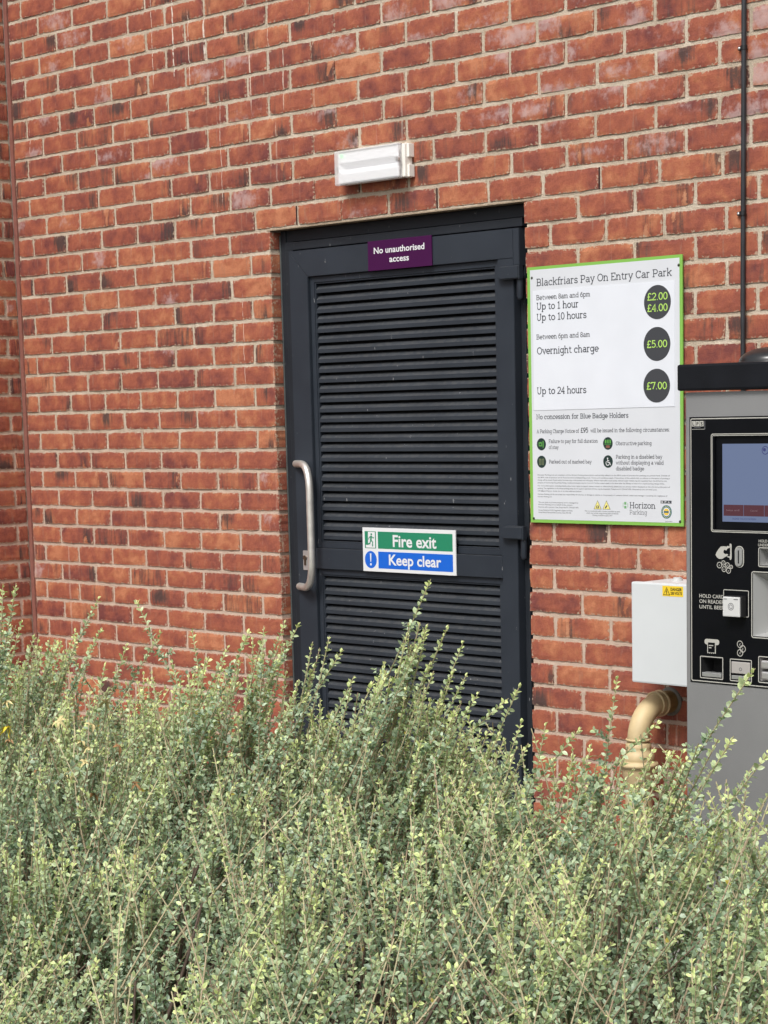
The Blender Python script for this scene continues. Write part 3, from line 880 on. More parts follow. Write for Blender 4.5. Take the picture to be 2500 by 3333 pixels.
for zc in (-0.2130, -1.0215, -1.905):
    hg = MB()
    xa, xb = 1.0612, 1.1590
    r = 0.021
    pts = [(xb, zc + r), (xb, zc - r)] + [(xa + r + r * math.cos(R(a)), zc + r * math.sin(R(a))) for a in range(270, 89, -15)]
    bm = bmesh.new()
    n = len(pts)
    vs = [bm.verts.new((x, YL - 0.021, z)) for x, z in pts] + [bm.verts.new((x, YL - 0.0005, z)) for x, z in pts]
    top = bm.faces.new(vs[:n]); bm.faces.new(vs[n:][::-1])
    for i in range(n): bm.faces.new((vs[i], vs[i + n], vs[(i + 1) % n + n], vs[(i + 1) % n]))
    bmesh.ops.recalc_face_normals(bm, faces=bm.faces[:])
    bmesh.ops.bevel(bm, geom=list(top.edges), offset=0.0035, segments=3, affect='EDGES')
    hg.bm(bm)
    ho = hg.build('hinge', M['door'], door)
    pn = MB()
    pn.tube([(1.1475, YL - 0.001, zc - r + 0.002), (1.1475, YL - 0.001, zc - 0.078), (1.1475, YL - 0.001, zc - 0.0835), (1.1475, YL - 0.001, zc - 0.0865)], [0.0103, 0.0103, 0.0085, 0.004], 16)
    pn.tube([(1.1330, YL + 0.006, zc - r + 0.002), (1.1330, YL + 0.006, zc - 0.075)], 0.006, 10)
    pn.build('hinge_pin', M['door'], ho)
for x, z, a, b in ((0.30, -1.0, .02, .008),):
    pass

# ------------------------------------------------------------------ signs on the door
ps = thing('notice_plate', 'small purple plate reading No unauthorised access above the louvres', 'sign', (0.615, YL, -0.169))
m = MB(); m.box(0.4650, 0.7650, YL - 0.0052, YL - 0.0012, -0.1690, -0.0725, 0, 0.0006); m.build('plate', M['purple'], ps)
m = MB()
sans(m, 'No unauthorised', 0.4945, -0.1142, 0.0205, 0.7325, YL - 0.0056, 0, 0.020)
sans(m, 'access', 0.5680, -0.1452, 0.0205, 0.6600, YL - 0.0056, 0, 0.020)
m.build('lettering', M['white'], ps)

fs_ = thing('fire_exit_sign', 'green and blue Fire exit Keep clear sign on the door middle rail', 'sign', (0.626, 0.026, -1.17))
YF = 0.0290
fx0, fx1, fz0, fz1 = 0.4030, 0.8470, -1.1690, -1.0205
m = MB(); m.box(fx0, fx1, YF - 0.0042, YF - 0.0002, fz0, fz1, 0, 0.0006); m.build('panel', M['white'], fs_)
yy = YF - 0.0046
m = MB(); m.plate([(0.4790, -1.0330), (0.8335, -1.0330), (0.8335, -1.0905), (0.4790, -1.0905)], yy, yy + 0.0003); m.build('green_band', M['signgreen'], fs_)
m = MB(); m.plate([(0.4790, -1.1005), (0.8335, -1.1005), (0.8335, -1.1575), (0.4790, -1.1575)], yy, yy + 0.0003); m.build('blue_band', M['signblue'], fs_)
m = MB(); m.plate([(0.4145, -1.0330), (0.4695, -1.0330), (0.4695, -1.0905), (0.4145, -1.0905)], yy, yy + 0.0003); pic = m.build('exit_pictogram', M['signgreen'], fs_)
m = MB()
y2 = yy - 0.0004
m.plate([(0.4310, -1.0350), (0.4655, -1.0350), (0.4655, -1.0790), (0.4310, -1.0790)], y2, y2 + 0.0003)
m.plate([(0.4200, -1.0795), (0.4655, -1.0795), (0.4655, -1.0885), (0.4200, -1.0885)], y2, y2 + 0.0003)
m.build('doorway', M['white'], pic)
m = MB()
def stroke(mb, pts, w, y): ribbon(mb, pts, w, y, 0, lambda u: u, lambda v: v)
y3 = y2 - 0.0004
m2_ = MB()
m2_.plate(disc(0.4480, -1.0430, 0.0038), y3, y3 + 0.0002)
stroke(m2_, [(0.4470, -1.0480), (0.4450, -1.0630)], 0.0075, y3)
stroke(m2_, [(0.4490, -1.0500), (0.4560, -1.0560), (0.4610, -1.0530)], 0.0030, y3 - 0.0001)
stroke(m2_, [(0.4450, -1.0500), (0.4370, -1.0540), (0.4340, -1.0610)], 0.0030, y3 - 0.0001)
stroke(m2_, [(0.4450, -1.0620), (0.4540, -1.0700), (0.4530, -1.0840)], 0.0042, y3 - 0.0001)
stroke(m2_, [(0.4450, -1.0620), (0.4400, -1.0740), (0.4290, -1.0770)], 0.0042, y3 - 0.0002)
m2_.build('running_figure', M['signgreen'], pic)
m = MB(); m.plate(disc(0.4418, -1.1290, 0.0292), yy, yy + 0.0003); bd = m.build('mandatory_disc', M['signblue'], fs_)
m = MB()
m.plate([(0.4378, -1.1080), (0.4458, -1.1080), (0.4437, -1.1360), (0.4399, -1.1360)], y2, y2 + 0.0003)
m.plate(disc(0.4418, -1.1450, 0.0042), y2, y2 + 0.0003)
m.build('exclamation_mark', M['white'], bd)
m = MB(); sans(m, 'Fire exit', 0.5520, -1.0820, 0.0405, 0.7590, yy - 0.0004, 0, 0.022); m.build('fire_exit_lettering', M['white'], fs_)
m = MB(); sans(m, 'Keep clear', 0.5310, -1.1440, 0.0365, 0.7800, yy - 0.0004, 0, 0.022); m.build('keep_clear_lettering', M['white'], fs_)

# ------------------------------------------------------------------ emergency light above the door
lx0, lx1, lz0, lz1 = 0.4000, 0.7225, 0.1090, 0.2195
el = thing('bulkhead_light', 'white box-shaped emergency light on the bricks over the door', 'light', (0.56, 0, 0.16))
m = MB()
m.box(lx0 + 0.004, lx1 - 0.008, -0.037, -0.003, lz0 + 0.003, lz1 - 0.003, 0, 0.003)
m.box(lx1 - 0.0085, lx1, -0.026, -0.0015, lz0 + 0.065, lz1 - 0.003, 0, 0.002)
m.box(lx1 - 0.0085, lx1, -0.026, -0.0015, lz0 + 0.003, lz0 + 0.042, 0, 0.002)
m.box(lx1 - 0.018, lx1 - 0.0088, -0.030, -0.004, lz0 + 0.001, lz1 - 0.001, 0, 0.002)
m.build('base', mat('ivory_plastic', (0.80, 0.78, 0.72), 0.4), el)
m = MB()
zc = (lz0 + lz1) / 2
xa, xb = lx0 + 0.032, lx1 - 0.044
# reflector: a trough with a ridge
pr = [(-0.0470, lz1 - 0.010), (-0.0500, zc + 0.016), (-0.0395, zc - 0.002), (-0.0395, zc - 0.005), (-0.0500, zc - 0.021), (-0.0475, lz0 + 0.008)]
vs = []
for x, s_ in ((lx0 + 0.012, 0), (xa, 1), (xb, 1), (lx1 - 0.022, 0)):
    for y, z in pr: vs.append((x, y if s_ else -0.0485, z))
fs2 = []
for i in range(3):
    for j in range(5):
        fs2.append((i * 6 + j, i * 6 + j + 1, (i + 1) * 6 + j + 1, (i + 1) * 6 + j))
m.add(vs, fs2)
m.box(xa + 0.006, xb - 0.006, -0.0402, -0.0394, zc - 0.0048, zc - 0.0022, 1, 0.0003)
m.build('reflector', [mat('lamp_white', (0.80, 0.80, 0.81), 0.5), mat('grey_led_strip', (0.50, 0.50, 0.52), 0.4)], el)
# clear cover
gl = bpy.data.materials.new('clear_cover'); gl.use_nodes = True
t_ = gl.node_tree; b_ = t_.nodes['Principled BSDF']
b_.inputs['Base Color'].default_value = (0.93, 0.94, 0.95, 1)
b_.inputs['Roughness'].default_value = 0.06
b_.inputs['Transmission Weight'].default_value = 1.0
b_.inputs['IOR'].default_value = 1.12
gl.use_nodes = True
tr_ = t_.nodes.new('ShaderNodeBsdfTransparent'); tr_.inputs[0].default_value = (0.99, 0.99, 0.99, 1)
gs_ = t_.nodes.new('ShaderNodeBsdfGlossy'); gs_.inputs['Roughness'].default_value = 0.08
df_ = t_.nodes.new('ShaderNodeBsdfDiffuse'); df_.inputs[0].default_value = (0.9, 0.9, 0.91, 1)
fr_ = t_.nodes.new('ShaderNodeFresnel'); fr_.inputs[0].default_value = 1.35
m1 = t_.nodes.new('ShaderNodeMixShader'); m1.inputs[0].default_value = 0.36
m2n = t_.nodes.new('ShaderNodeMixShader')
t_.links.new(tr_.outputs[0], m1.inputs[1]); t_.links.new(df_.outputs[0], m1.inputs[2])
m2n.inputs[0].default_value = 0.04; t_.links.new(m1.outputs[0], m2n.inputs[1]); t_.links.new(gs_.outputs[0], m2n.inputs[2])
t_.links.new(m2n.outputs[0], t_.nodes['Material Output'].inputs[0])
m = MB()
m.box(lx0, lx1 - 0.0185, -0.0570, -0.0390, lz0, lz1, 0, 0.005)
cv = m.build('clear_cover', gl, el)
m = MB()
for z in (lz0 + 0.0035, lz1 - 0.0035):
    m.tube([(lx0 + 0.006, -0.0385, z), (lx1 - 0.02, -0.0385, z)], 0.0016, 6)
m.build('gasket', mat('grey_gasket', (0.25, 0.25, 0.25), 0.6), el)
m = MB()
ledm = bpy.data.materials.new('green_led'); ledm.use_nodes = True
e_ = ledm.node_tree.nodes['Principled BSDF']
e_.inputs['Base Color'].default_value = (0.05, 0.6, 0.1, 1)
e_.inputs['Emission Color'].default_value = (0.25, 1.0, 0.30, 1)
e_.inputs['Emission Strength'].default_value = 0.9
m.tube([(lx0 + 0.030, -0.046, lz1 - 0.017), (lx0 + 0.030, -0.052, lz1 - 0.017), (lx0 + 0.030, -0.054, lz1 - 0.017)], [0.0046, 0.0046, 0.002], 12)
m.build('indicator_lamp', ledm, el)
m = MB(); m.plate(disc(lx1 - 0.0215, zc + 0.004, 0.0075), -0.0595, -0.052); m.plate(disc(lx1 - 0.0215, zc + 0.004, 0.0035), -0.0602, -0.0597)
m.build('screw', M['plate'], el)
m = MB(); m.plate(disc(lx0 + 0.003, zc + 0.002, 0.006), -0.052, -0.026); m.build('screw', M['plate'], el)

# ------------------------------------------------------------------ tariff sign
SX, SZ, SY = 1.2127, -0.2050, -0.0120
def X(a): return SX + a / 1000
def Z(a): return SZ + a / 1000
ts = thing('tariff_sign', 'large white car park tariff board with a lime green border', 'sign', (SX + 0.3, 0, SZ - 0.78))
m = MB()
# slightly bowed aluminium sheet: the lower right corner stands off the wall
def sheet(mb, a0, a1, b0, b1, dy, th, mi=0, n=12):
    vs = []
    for l in (0, 1):
        for j in range(n + 1):
            for i in range(n + 1):
                a = a0 + (a1 - a0) * i / n; b = b0 + (b1 - b0) * j / n
                vs.append((X(a), bow(a, b) + dy + th * l, Z(b)))
    q = (n + 1) ** 2
    fs = []
    for j in range(n):
        for i in range(n):
            k = j * (n + 1) + i
            fs.append((k, k + 1, k + n + 2, k + n + 1)); fs.append((k + q, k + n + 1 + q, k + n + 2 + q, k + 1 + q))
    for i in range(n):
        for p, s_ in ((i, 1), (n * (n + 1) + i, 1)): fs.append((p, p + s_, p + s_ + q, p + q))
        for p in (i * (n + 1), i * (n + 1) + n): fs.append((p, p + n + 1, p + n + 1 + q, p + q))
    mb.add(vs, fs, mi)
def bow(a, b): return SY
sheet(m, 2, 606, -780, 0, 0.0, 0.004)
m.build('board', M['lime'], ts)
m = MB(); m.plate([(X(14), Z(-9)), (X(595.5), Z(-9)), (X(595.5), Z(-770)), (X(14), Z(-770))], SY - 0.0004, SY - 0.0001); m.build('face', M['signwhite'], ts)
m = MB(); m.plate([(X(25), Z(-72)), (X(579), Z(-72)), (X(577), Z(-432)), (X(24), Z(-434.5))], SY - 0.0016, SY - 0.0005); m.build('tariff_overlay', M['patch'], ts)
yA = SY - 0.0006; yP = SY - 0.0018
m = MB(); slab(m, 'Blackfriars Pay On Entry Car Park', X(40), Z(-58.5), 0.0222, X(568), yA, 0, 0.85); m.build('title_lettering', M['ink'], ts)
for tx, a_, a2, b_, cp, mm in (('Up to 1 hour', 40.5, 212, -130.2, .0215, 'ink'), ('Up to 10 hours', 40, 243, -163.4, .0215, 'ink'), ('Overnight charge', 39, 289, -264.5, .0215, 'ink'),
                       ('Up to 24 hours', 37, 239, -386, .0215, 'ink'), ('Between 8am and 6pm', 39.5, 258, -100.5, .0150, 'inksoft'), ('Between 6pm and 8am', 38, 255.5, -219.2, .0150, 'inksoft')):
    m = MB(); slab(m, tx, X(a_), Z(b_), cp, X(a2), yP, 0, 0.95); m.build('tariff_lettering', M[mm], ts)
for zc_, rows in ((-130.5, (('\u00a32.00', -124.5), ('\u00a34.00', -157.0))), (-250.4, (('\u00a35.00', -260.8),)), (-370.6, (('\u00a37.00', -381.4),))):
    xc = 515 if zc_ > -200 else (512.5 if zc_ > -300 else 510.5)
    m = MB(); m.plate(disc(X(xc), Z(zc_), 0.0500, 0.0490, 48), yP - 0.0003, yP)
    d_ = m.build('price_disc', M['disc'], ts)
    m = MB()
    for tx, zz in rows: slab(m, tx, X(xc - 38.5), Z(zz), 0.0212, X(xc + 39), yP - 0.0008, 0, 0.9)
    m.build('price_lettering', M['price'], d_)
m = MB(); slab(m, 'No concession for Blue Badge Holders', X(32), Z(-461.8), 0.0148, X(401.5), yA, 0, 1.0); m.build('concession_lettering', M['ink'], ts)
m = MB()
slab(m, 'A Parking Charge Notice of', X(33), Z(-504.6), 0.0118, X(206), yA, 1, 0.95)
slab(m, '\u00a395', X(212), Z(-504.4), 0.0148, X(243), yA, 0, 1.1)
slab(m, 'will be issued in the following circumstances:', X(252), Z(-504.2), 0.0118, X(557.5), yA, 1, 0.95)
m.build('notice_lettering', [M['ink'], M['inksoft']], ts)
for rows_ in ((('Failure to pay for full duration', 82, 281, -535), ('of stay', 82, 122, -553.2)), (('Obstructive parking', 351, 489, -543),), (('Parked out of marked bay', 82, 255, -597.5),),
              (('Parking in a disabled bay', 351, 529, -583), ('without displaying a valid', 351, 534, -600.2), ('disabled badge', 351, 460, -617.7))):
    m = MB()
    for tx, a, a2, b in rows_: slab(m, tx, X(a), Z(b), 0.0112, X(a2), yA, 0, 0.95)
    m.build('circumstance_lettering', M['inksoft'], ts)
def icon(a, b):
    m = MB(); m.plate(disc(X(a), Z(b), 0.0188), yA - 0.0001, yA + 0.0002)
    return m.build('icon', M['icon'], ts)
yI = yA - 0.0005
i1 = icon(51.5, -538.5); m = MB(); m.plate(rrect(X(41), X(54), Z(-545), Z(-532), 0.002), yI, yI + 0.0002); m.plate(rrect(X(57), X(61), Z(-549), Z(-528), 0.001), yI, yI + 0.0002); m.plate(rrect(X(44), X(51), Z(-541.5), Z(-536), 0.001), yI - .0002, yI - .0001, 1); m.build('ticket_symbol', [M['icongreen'], M['icon']], i1)
i2 = icon(320.4, -537.4); m = MB()
for a in (309, 318, 327):
    m.plate(rrect(X(a), X(a + 6), Z(-537), Z(-526), 0.002), yI, yI + 0.0002)
m.plate(rrect(X(313), X(328), Z(-551), Z(-543), 0.002), yI, yI + 0.0002, 1); m.plate([(X(307), Z(-539)), (X(334), Z(-539)), (X(334), Z(-540.5)), (X(307), Z(-540.5))], yI, yI + 0.0002)
m.build('car_symbol', [M['icongreen'], mat('icon_brown', (0.22, 0.09, 0.06), 0.5)], i2)
i3 = icon(51.4, -592.2); m = MB()
for a, q in ((42, 0), (55, 1)):
    stroke(m, [(X(a), Z(-584)), (X(a + 6), Z(-584)), (X(a + 5), Z(-601)), (X(a + 1), Z(-601)), (X(a), Z(-584))], 0.0022, yI - 0.0001 * q)
stroke(m, [(X(50.5), Z(-583)), (X(50.5), Z(-602))], 0.0015, yI)
m.build('bay_symbol', mat('icon_olive', (0.16, 0.19, 0.10), 0.5), i3)
i4 = icon(320.2, -591.4); m = MB()
m.plate(disc(X(319), Z(-582), 0.0024), yI, yI + .0002)
stroke(m, [(X(319), Z(-585)), (X(320), Z(-594)), (X(327), Z(-594)), (X(331), Z(-602))], 0.0023, yI)
stroke(m, [(X(319.5), Z(-588.5)), (X(325.5), Z(-588.5))], 0.0020, yI - .0001)
stroke(m, arc(X(319.5), Z(-596), 0.0068, 0.0068, 130, 360), 0.0022, yI - .0002)
m.build('wheelchair_symbol', M['white'], i4)
fine = ['Horizon Parking Ltd are members of the British Parking Association and strictly adhere to the BPA code of practice for parking on private land. Details of',
        'the BPA code of practice can be found at www.britishparking.co.uk. Terms and conditions apply. If the driver of the vehicle fails to adhere to the terms of parking a',
        'charge will be issued. If paid within fourteen days a discounted sum will apply. Where reasonable cause exists, vehicle keeper details may be requested from the DVLA for the',
        'purpose of recovering the parking charge. Additional charges may be incurred if further action needs to be taken after the 28 days of issue of an unpaid parking charge notice.',
        'For more information, including details about your rights to appeal, please contact us. Alternatively please see our privacy notice displayed on the site and at the point of',
        'parking. The regulations in all private parking areas do not apply in part and vehicles may be inspected. Telephone 01-234-567-890. Alternatively you can email us at',
        'info@parking or write to us at the address below.',
        'Horizon Parking Ltd do not accept any responsibility for the loss or damage to vehicles or the property or contents thereof, unless such damage is caused by the negligence of',
        'Horizon Parking Ltd.']
m = MB()
for tx, b, a2 in zip(fine, (-634.5, -642.4, -650.2, -658.2, -667.8, -675.6, -683.6, -693.8, -701.2), (557, 557, 545, 537, 557, 507, 215, 547, 92)):
    sans(m, tx, X(34), Z(b), 0.0042, X(a2), yA, 0, 0.006)
for tx, b, a2 in (('The car park is private property and is managed by', -718.8, 200), ('Horizon Parking Ltd on behalf of the owners.', -725.8, 177), ('Patrons call in person. Fax, Enquiries 01 234 567 890', -733.5, 200), ('Horizon Parking Ltd 101001 Registered in England and Wales', -743.0, 176), ('United House, Hammersmith Common, Essex SS4 2SQ', -750.0, 170)):
    sans(m, tx, X(35.5), Z(b), 0.0042, X(a2), yA, 0, 0.006)
for tx, b, a, a2 in (('This is a monitored and/or camera controlled car park,', -742.6, 225, 366), ('which may include using photographs of vehicles.', -748.9, 232, 360), ('Parking conditions apply 24/7', -755.3, 257, 335)):
    sans(m, tx, X(a), Z(b), 0.0042, X(a2), yA, 0, 0.006)
sans(m, 'SIGN 0001', X(539), Z(-768), 0.003, X(565), yA, 0, 0.006)
m.build('small_print', M['inkfine'], ts)
for a, q in ((277.3, 0), (312.5, 1)):
    m = MB()
    tri = lambda s_, y: m.plate([(X(a), Z(-708 - s_ * 1.6)), (X(a + 15.5 - s_ * 1.5), Z(-735 + s_ * .8)), (X(a - 15.5 + s_ * 1.5), Z(-735 + s_ * .8))], y, y + 0.0002, 0 if s_ == 0 else 1)
    tri(0, yA); tri(1.6, yA - 0.0003)
    if q == 0: m.plate(rrect(X(a - 5), X(a + 5), Z(-731.5), Z(-724), 0.001), yA - 0.0007, yA - 0.0004, 0); m.plate(disc(X(a), Z(-727.7), 0.0024), yA - 0.0010, yA - 0.0008, 1)
    else: stroke(m, [(X(a - 5), Z(-731)), (X(a + 3), Z(-723))], 0.0042, yA - 0.0006)
    m.build('warning_triangle', [M['ink'], M['paleyellow']], ts)
m = MB()
slab(m, 'Horizon', X(402.5), Z(-730), 0.0182, X(502.5), yA, 0, 0.85); slab(m, 'Parking', X(402.5), Z(-748.5), 0.0140, X(470), yA, 1, 0.6)
for a, w_, h_, k_ in ((377.5, 1.6, 12, 0), (395, 1.6, 12, 0), (383, 8, 6.5, 0)):
    pass
for a, w_, b0, b1 in ((377, 1.5, -728, -714), (395, 1.5, -728, -714), (382, 8.5, -719.5, -711.5), (382, 8.5, -731, -723)):
    m.plate([(X(a), Z(b1)), (X(a + w_), Z(b1)), (X(a + w_), Z(b0)), (X(a), Z(b0))], yA, yA + 0.0002, 2)
m.build('operator_logo', [M['ink'], M['inksoft'], mat('logo_green', (0.16, 0.36, 0.16), 0.5)], ts)
m = MB()
m.plate([(X(521.5), Z(-705.5)), (X(562.5), Z(-705.5)), (X(562.5), Z(-714)), (X(521.5), Z(-714))], yA, yA + .0002)
for q, c_ in enumerate('BPA'):
    sans(m, c_, X(525 + q * 12), Z(-712.4), 0.0055, X(531.5 + q * 12), yA - .0004, 1, 0.02)
m.build('association_label', [M['ink'], M['white']], ts)
m = MB()
m.plate(disc(X(543.4), Z(-738.6), 0.0198), yA, yA + .0002, 0)
m.plate(disc(X(543.4), Z(-738.6), 0.0128), yA - .0004, yA - .0002, 1)
m.plate(disc(X(543.4), Z(-738.6), 0.0100), yA - .0008, yA - .0006, 2)
m.plate([(X(534.5), Z(-736)), (X(552.3), Z(-736)), (X(552.3), Z(-741.2)), (X(534.5), Z(-741.2))], yA - .0012, yA - .0010, 0)
for k_ in range(18):
    w_ = 2 * math.pi * k_ / 18
    m.plate(disc(X(543.4 + 16.3 * math.cos(w_)), Z(-738.6 + 16.3 * math.sin(w_)), 0.0013, n=8), yA - .0004, yA - .0002, 3)
m.build('round_emblem', [M['teal'], M['patch'], mat('emblem_yellow', (0.75, 0.48, 0.06), 0.5), M['paleyellow']], ts)
for a, b in ((21.5, -32.5), (593, -29.8), (15.5, -767.5), (594, -766)):
    m = MB(); m.lathe([(0.0001, 0.0030), (0.0028, 0.0026), (0.0044, 0.0005), (0.0044, -0.001)], (X(a), SY, Z(b)), 'Y', 14); m.build('screw', mat('dark_screw', (0.02, 0.028, 0.012), 0.4), ts)

# ------------------------------------------------------------------ cable with clips
cb = thing('wall_cable', 'thin black cable clipped up the brick wall on the right', 'cable', (2.035, 0, -1.137))
m = MB()
pth = []
for z in np.linspace(ZTOP - 0.01, -1.1375, 40):
    pth.append((2.0345 + 0.0022 * math.sin(z * 5.1) + 0.004 * max(0, z - 0.3), -0.0105 - 0.0012 * math.sin(z * 7), z))
m.tube(pth, 0.0071, 12)
m.build('sheath', M['cable'], cb)
for z in (1.05, 0.3395, -0.1075, -0.62):
    xk = 2.0345 + 0.0022 * math.sin(z * 5.1) + 0.004 * max(0, z - 0.3)
    m = MB()
    m.tube([(xk, -0.0108, z + 0.0055), (xk, -0.0108, z - 0.0055)], 0.0094, 14)
    m.box(xk - 0.0235, xk - 0.006, -0.0085, -0.0005, z - 0.0055, z + 0.0055, 0, 0.002)
    co = m.build('clip', M['clip'], cb)
    m = MB(); m.lathe([(0.0001, 0.0110), (0.0030, 0.0105), (0.0042, 0.0085)], (xk - 0.0185, 0.0, z), 'Y', 12); m.build('nail_head', M['plate'], co)

# ------------------------------------------------------------------ electrical box
eb = thing('electrical_box', 'white enamel electrical box with a yellow danger label under the tariff sign', 'box', (1.905, 0, -1.431))
bx0, bx1, bz0, bz1 = 1.7555, 2.055, -1.4310, -1.1370
m = MB(); m.box(bx0 + 0.004, bx1 - 0.004, -0.152, -0.0, bz0 + 0.004, bz1 - 0.003, 0, 0.005); m.build('body', M['box'], eb)
m = MB(); m.box(bx0, bx1, -0.176, -0.1535, bz0, bz1, 0, 0.005); m.build('lid', M['box'], eb)
tcap = mat('dull_cap', (0.45, 0.45, 0.44), 0.5)
for x in (1.83, 1.885, 1.94):
    m = MB(); m.lathe([(0.0001, 0.008), (0.012, 0.008), (0.012, 0.004), (0.016, 0.004), (0.016, -0.003)], (x, -0.055, bz1 - 0.001), 'Z', 18); m.build('top_cap', tcap, eb)
lx0_, lx1_, lz0_, lz1_ = 1.8720, 1.9470, -1.1735, -1.1440
m = MB(); m.plate([(lx0_, lz1_), (lx1_, lz1_), (lx1_, lz0_), (lx0_, lz0_)], -0.1764, -0.1761); lb = m.build('warning_label', M['yellow'], eb)
m = MB()
cx = lx0_ + 0.0155
m.plate([(cx, lz1_ - 0.003), (cx + 0.0125, lz0_ + 0.003), (cx - 0.0125, lz0_ + 0.003)], -0.1768, -0.1765, 0)
m.plate([(cx, lz1_ - 0.0065), (cx + 0.0095, lz0_ + 0.0047), (cx - 0.0095, lz0_ + 0.0047)], -0.1772, -0.1769, 1)
stroke(m, [(cx + 0.001, lz1_ - 0.0100), (cx - 0.0018, lz0_ + 0.0125), (cx + 0.0018, lz0_ + 0.0125), (cx - 0.0005, lz0_ + 0.0055)], 0.0022, -0.1775)
sans(m, 'DANGER', cx + 0.0145, lz1_ - 0.0130, 0.0085, lx1_ - 0.004, -0.1768, 0, 0.03)
sans(m, '230 VOLTS', cx + 0.0145, lz0_ + 0.0055, 0.0080, lx1_ - 0.004, -0.1768, 0, 0.03)
m.build('label_print', [mat('label_ink', (0.03, 0.022, 0.01), 0.5), M['yellow']], lb)

# ------------------------------------------------------------------ drain pipe
dp = thing('drain_pipe', 'cream painted drain pipe bending down out of the brick wall', 'pipe', (1.756, -0.15, GROUND))
PX, PZ, PY, PR = 1.7570, -1.5075, -0.150, 0.0325
m = MB()
pth = [(PX, 0.0, PZ), (PX, -0.03, PZ)]
for k in range(17):
    a = R(90 * k / 16)
    pth.append((PX, PY + 0.098 - 0.098 * math.sin(a), PZ - 0.098 + 0.098 * math.cos(a)))
pth += [(PX, PY, -1.625), (PX, PY, -1.66)]
m.tube(pth, PR, 28)
m.build('bend', M['pipe'], dp)
m = MB(); m.tube([(PX, 0.002, PZ), (PX, -0.046, PZ)], PR + 0.0012, 28); m.build('wall_spigot', M['pipedark'], dp)
m = MB(); m.lathe([(0.030, 0.006), (0.0395, 0.006), (0.0435, 0.003), (0.0440, -0.002)], (PX, 0, PZ), 'Y', 32); m.build('wall_flange', M['pipeflange'], dp)
m = MB()
def ringp(c, ax, r, t): m.lathe([(r - 0.004, -t), (r - 0.0015, -t * .8), (r, -t * .3), (r, t * .3), (r - 0.0015, t * .8), (r - 0.004, t)], c, ax, 32)
m.tube([(PX, -0.046, PZ), (PX, -0.074, PZ)], PR + 0.0022, 28)
ringp((PX, -0.049, PZ), 'Y', PR + 0.0075, 0.0048)
ringp((PX, -0.072, PZ), 'Y', PR + 0.0055, 0.0038)
m.build('socket', M['pipe'], dp)
m = MB()
ringp((PX, PY, -1.604), 'Z', PR + 0.0055, 0.004)
m.lathe([(0.0335, 0.0), (0.0375, -0.004), (0.0385, -0.016), (0.0370, -0.022), (0.0440, -0.030), (0.0475, -0.040), (0.0480, -0.052), (0.0460, -0.056), (0.0560, -0.060), (0.0590, -0.064), (0.0585, -0.069), (0.0520, -0.073), (0.0490, -0.085), (0.0480, -0.100), (0.0440, -0.108), (0.0430, -0.135), (0.0400, -0.14)], (PX, PY, -1.612), 'Z', 36)
m.build('coupling', M['pipe'], dp)
m = MB(); m.tube([(PX, PY, -1.74), (PX, PY, GROUND - 0.02)], 0.040, 28); m.build('downpipe', M['pipe'], dp)

# ------------------------------------------------------------------ parking payment machine
pm = thing('payment_machine', 'grey car park payment machine with black fascia and overhanging black hood', 'machine', (2.46, -0.32, GROUND))
MY = -0.500
def MX(a): return 2.2 + a / 1000
def MZ(b): return -0.6 + b / 1000
def gridplate(mb, xs, zs, holes, y, mi=0):
    """flat front at y in machine millimetres, with rectangular holes"""
    xs = sorted(set(xs + [h[i] for h in holes for i in (0, 1)]))
    zs = sorted(set(zs + [h[i] for h in holes for i in (2, 3)]))
    for a, b in zip(xs[:-1], xs[1:]):
        for c, d in zip(zs[:-1], zs[1:]):
            mx, mz = (a + b) / 2, (c + d) / 2
            if any(h[0] < mx < h[1] and h[2] < mz < h[3] for h in holes): continue
            mb.add([(MX(a), y, MZ(c)), (MX(b), y, MZ(c)), (MX(b), y, MZ(d)), (MX(a), y, MZ(d))], [(0, 1, 2, 3)], mi)
def pocket(mb, h, y, depth, inset=(0, 0, 0, 0), mi=0, back=None):
    a, b, c, d = h
    i = (a + inset[0], b - inset[1], c + inset[2], d - inset[3])
    o = [(a, c), (b, c), (b, d), (a, d)]; q = [(i[0], i[2]), (i[1], i[2]), (i[1], i[3]), (i[0], i[3])]
    vs = [(MX(x), y, MZ(z)) for x, z in o] + [(MX(x), y + depth, MZ(z)) for x, z in q]
    mb.add(vs, [(k, (k + 1) % 4, (k + 1) % 4 + 4, k + 4) for k in range(4)], mi)
    mb.add(vs[4:], [(0, 1, 2, 3)], mi if back is None else back)
def outline(mb, a, b, c, d, r, w, y, mi=0):
    o = rrect(MX(a), MX(b), MZ(c), MZ(d), r / 1000); i = rrect(MX(a + w), MX(b - w), MZ(c + w), MZ(d - w), max(0.0003, (r - w) / 1000))
    mb.ring(o, i, y, y + 0.0003, mi)
CX0, CX1, CZ1 = 13.8, 718, -1.0
PX0, PX1, PZ0, PZ1 = 29.5, 702, -761.0, -64.5
m = MB()
yF = MY
e = 5.0
gridplate(m, [CX0 + e, CX1 - e], [(GROUND + 0.6) * 1000, CZ1], [(PX0 + 1, PX1 - 1, PZ0 + 1, PZ1 - 1)], yF)
zb_, zt_ = GROUND, MZ(CZ1)
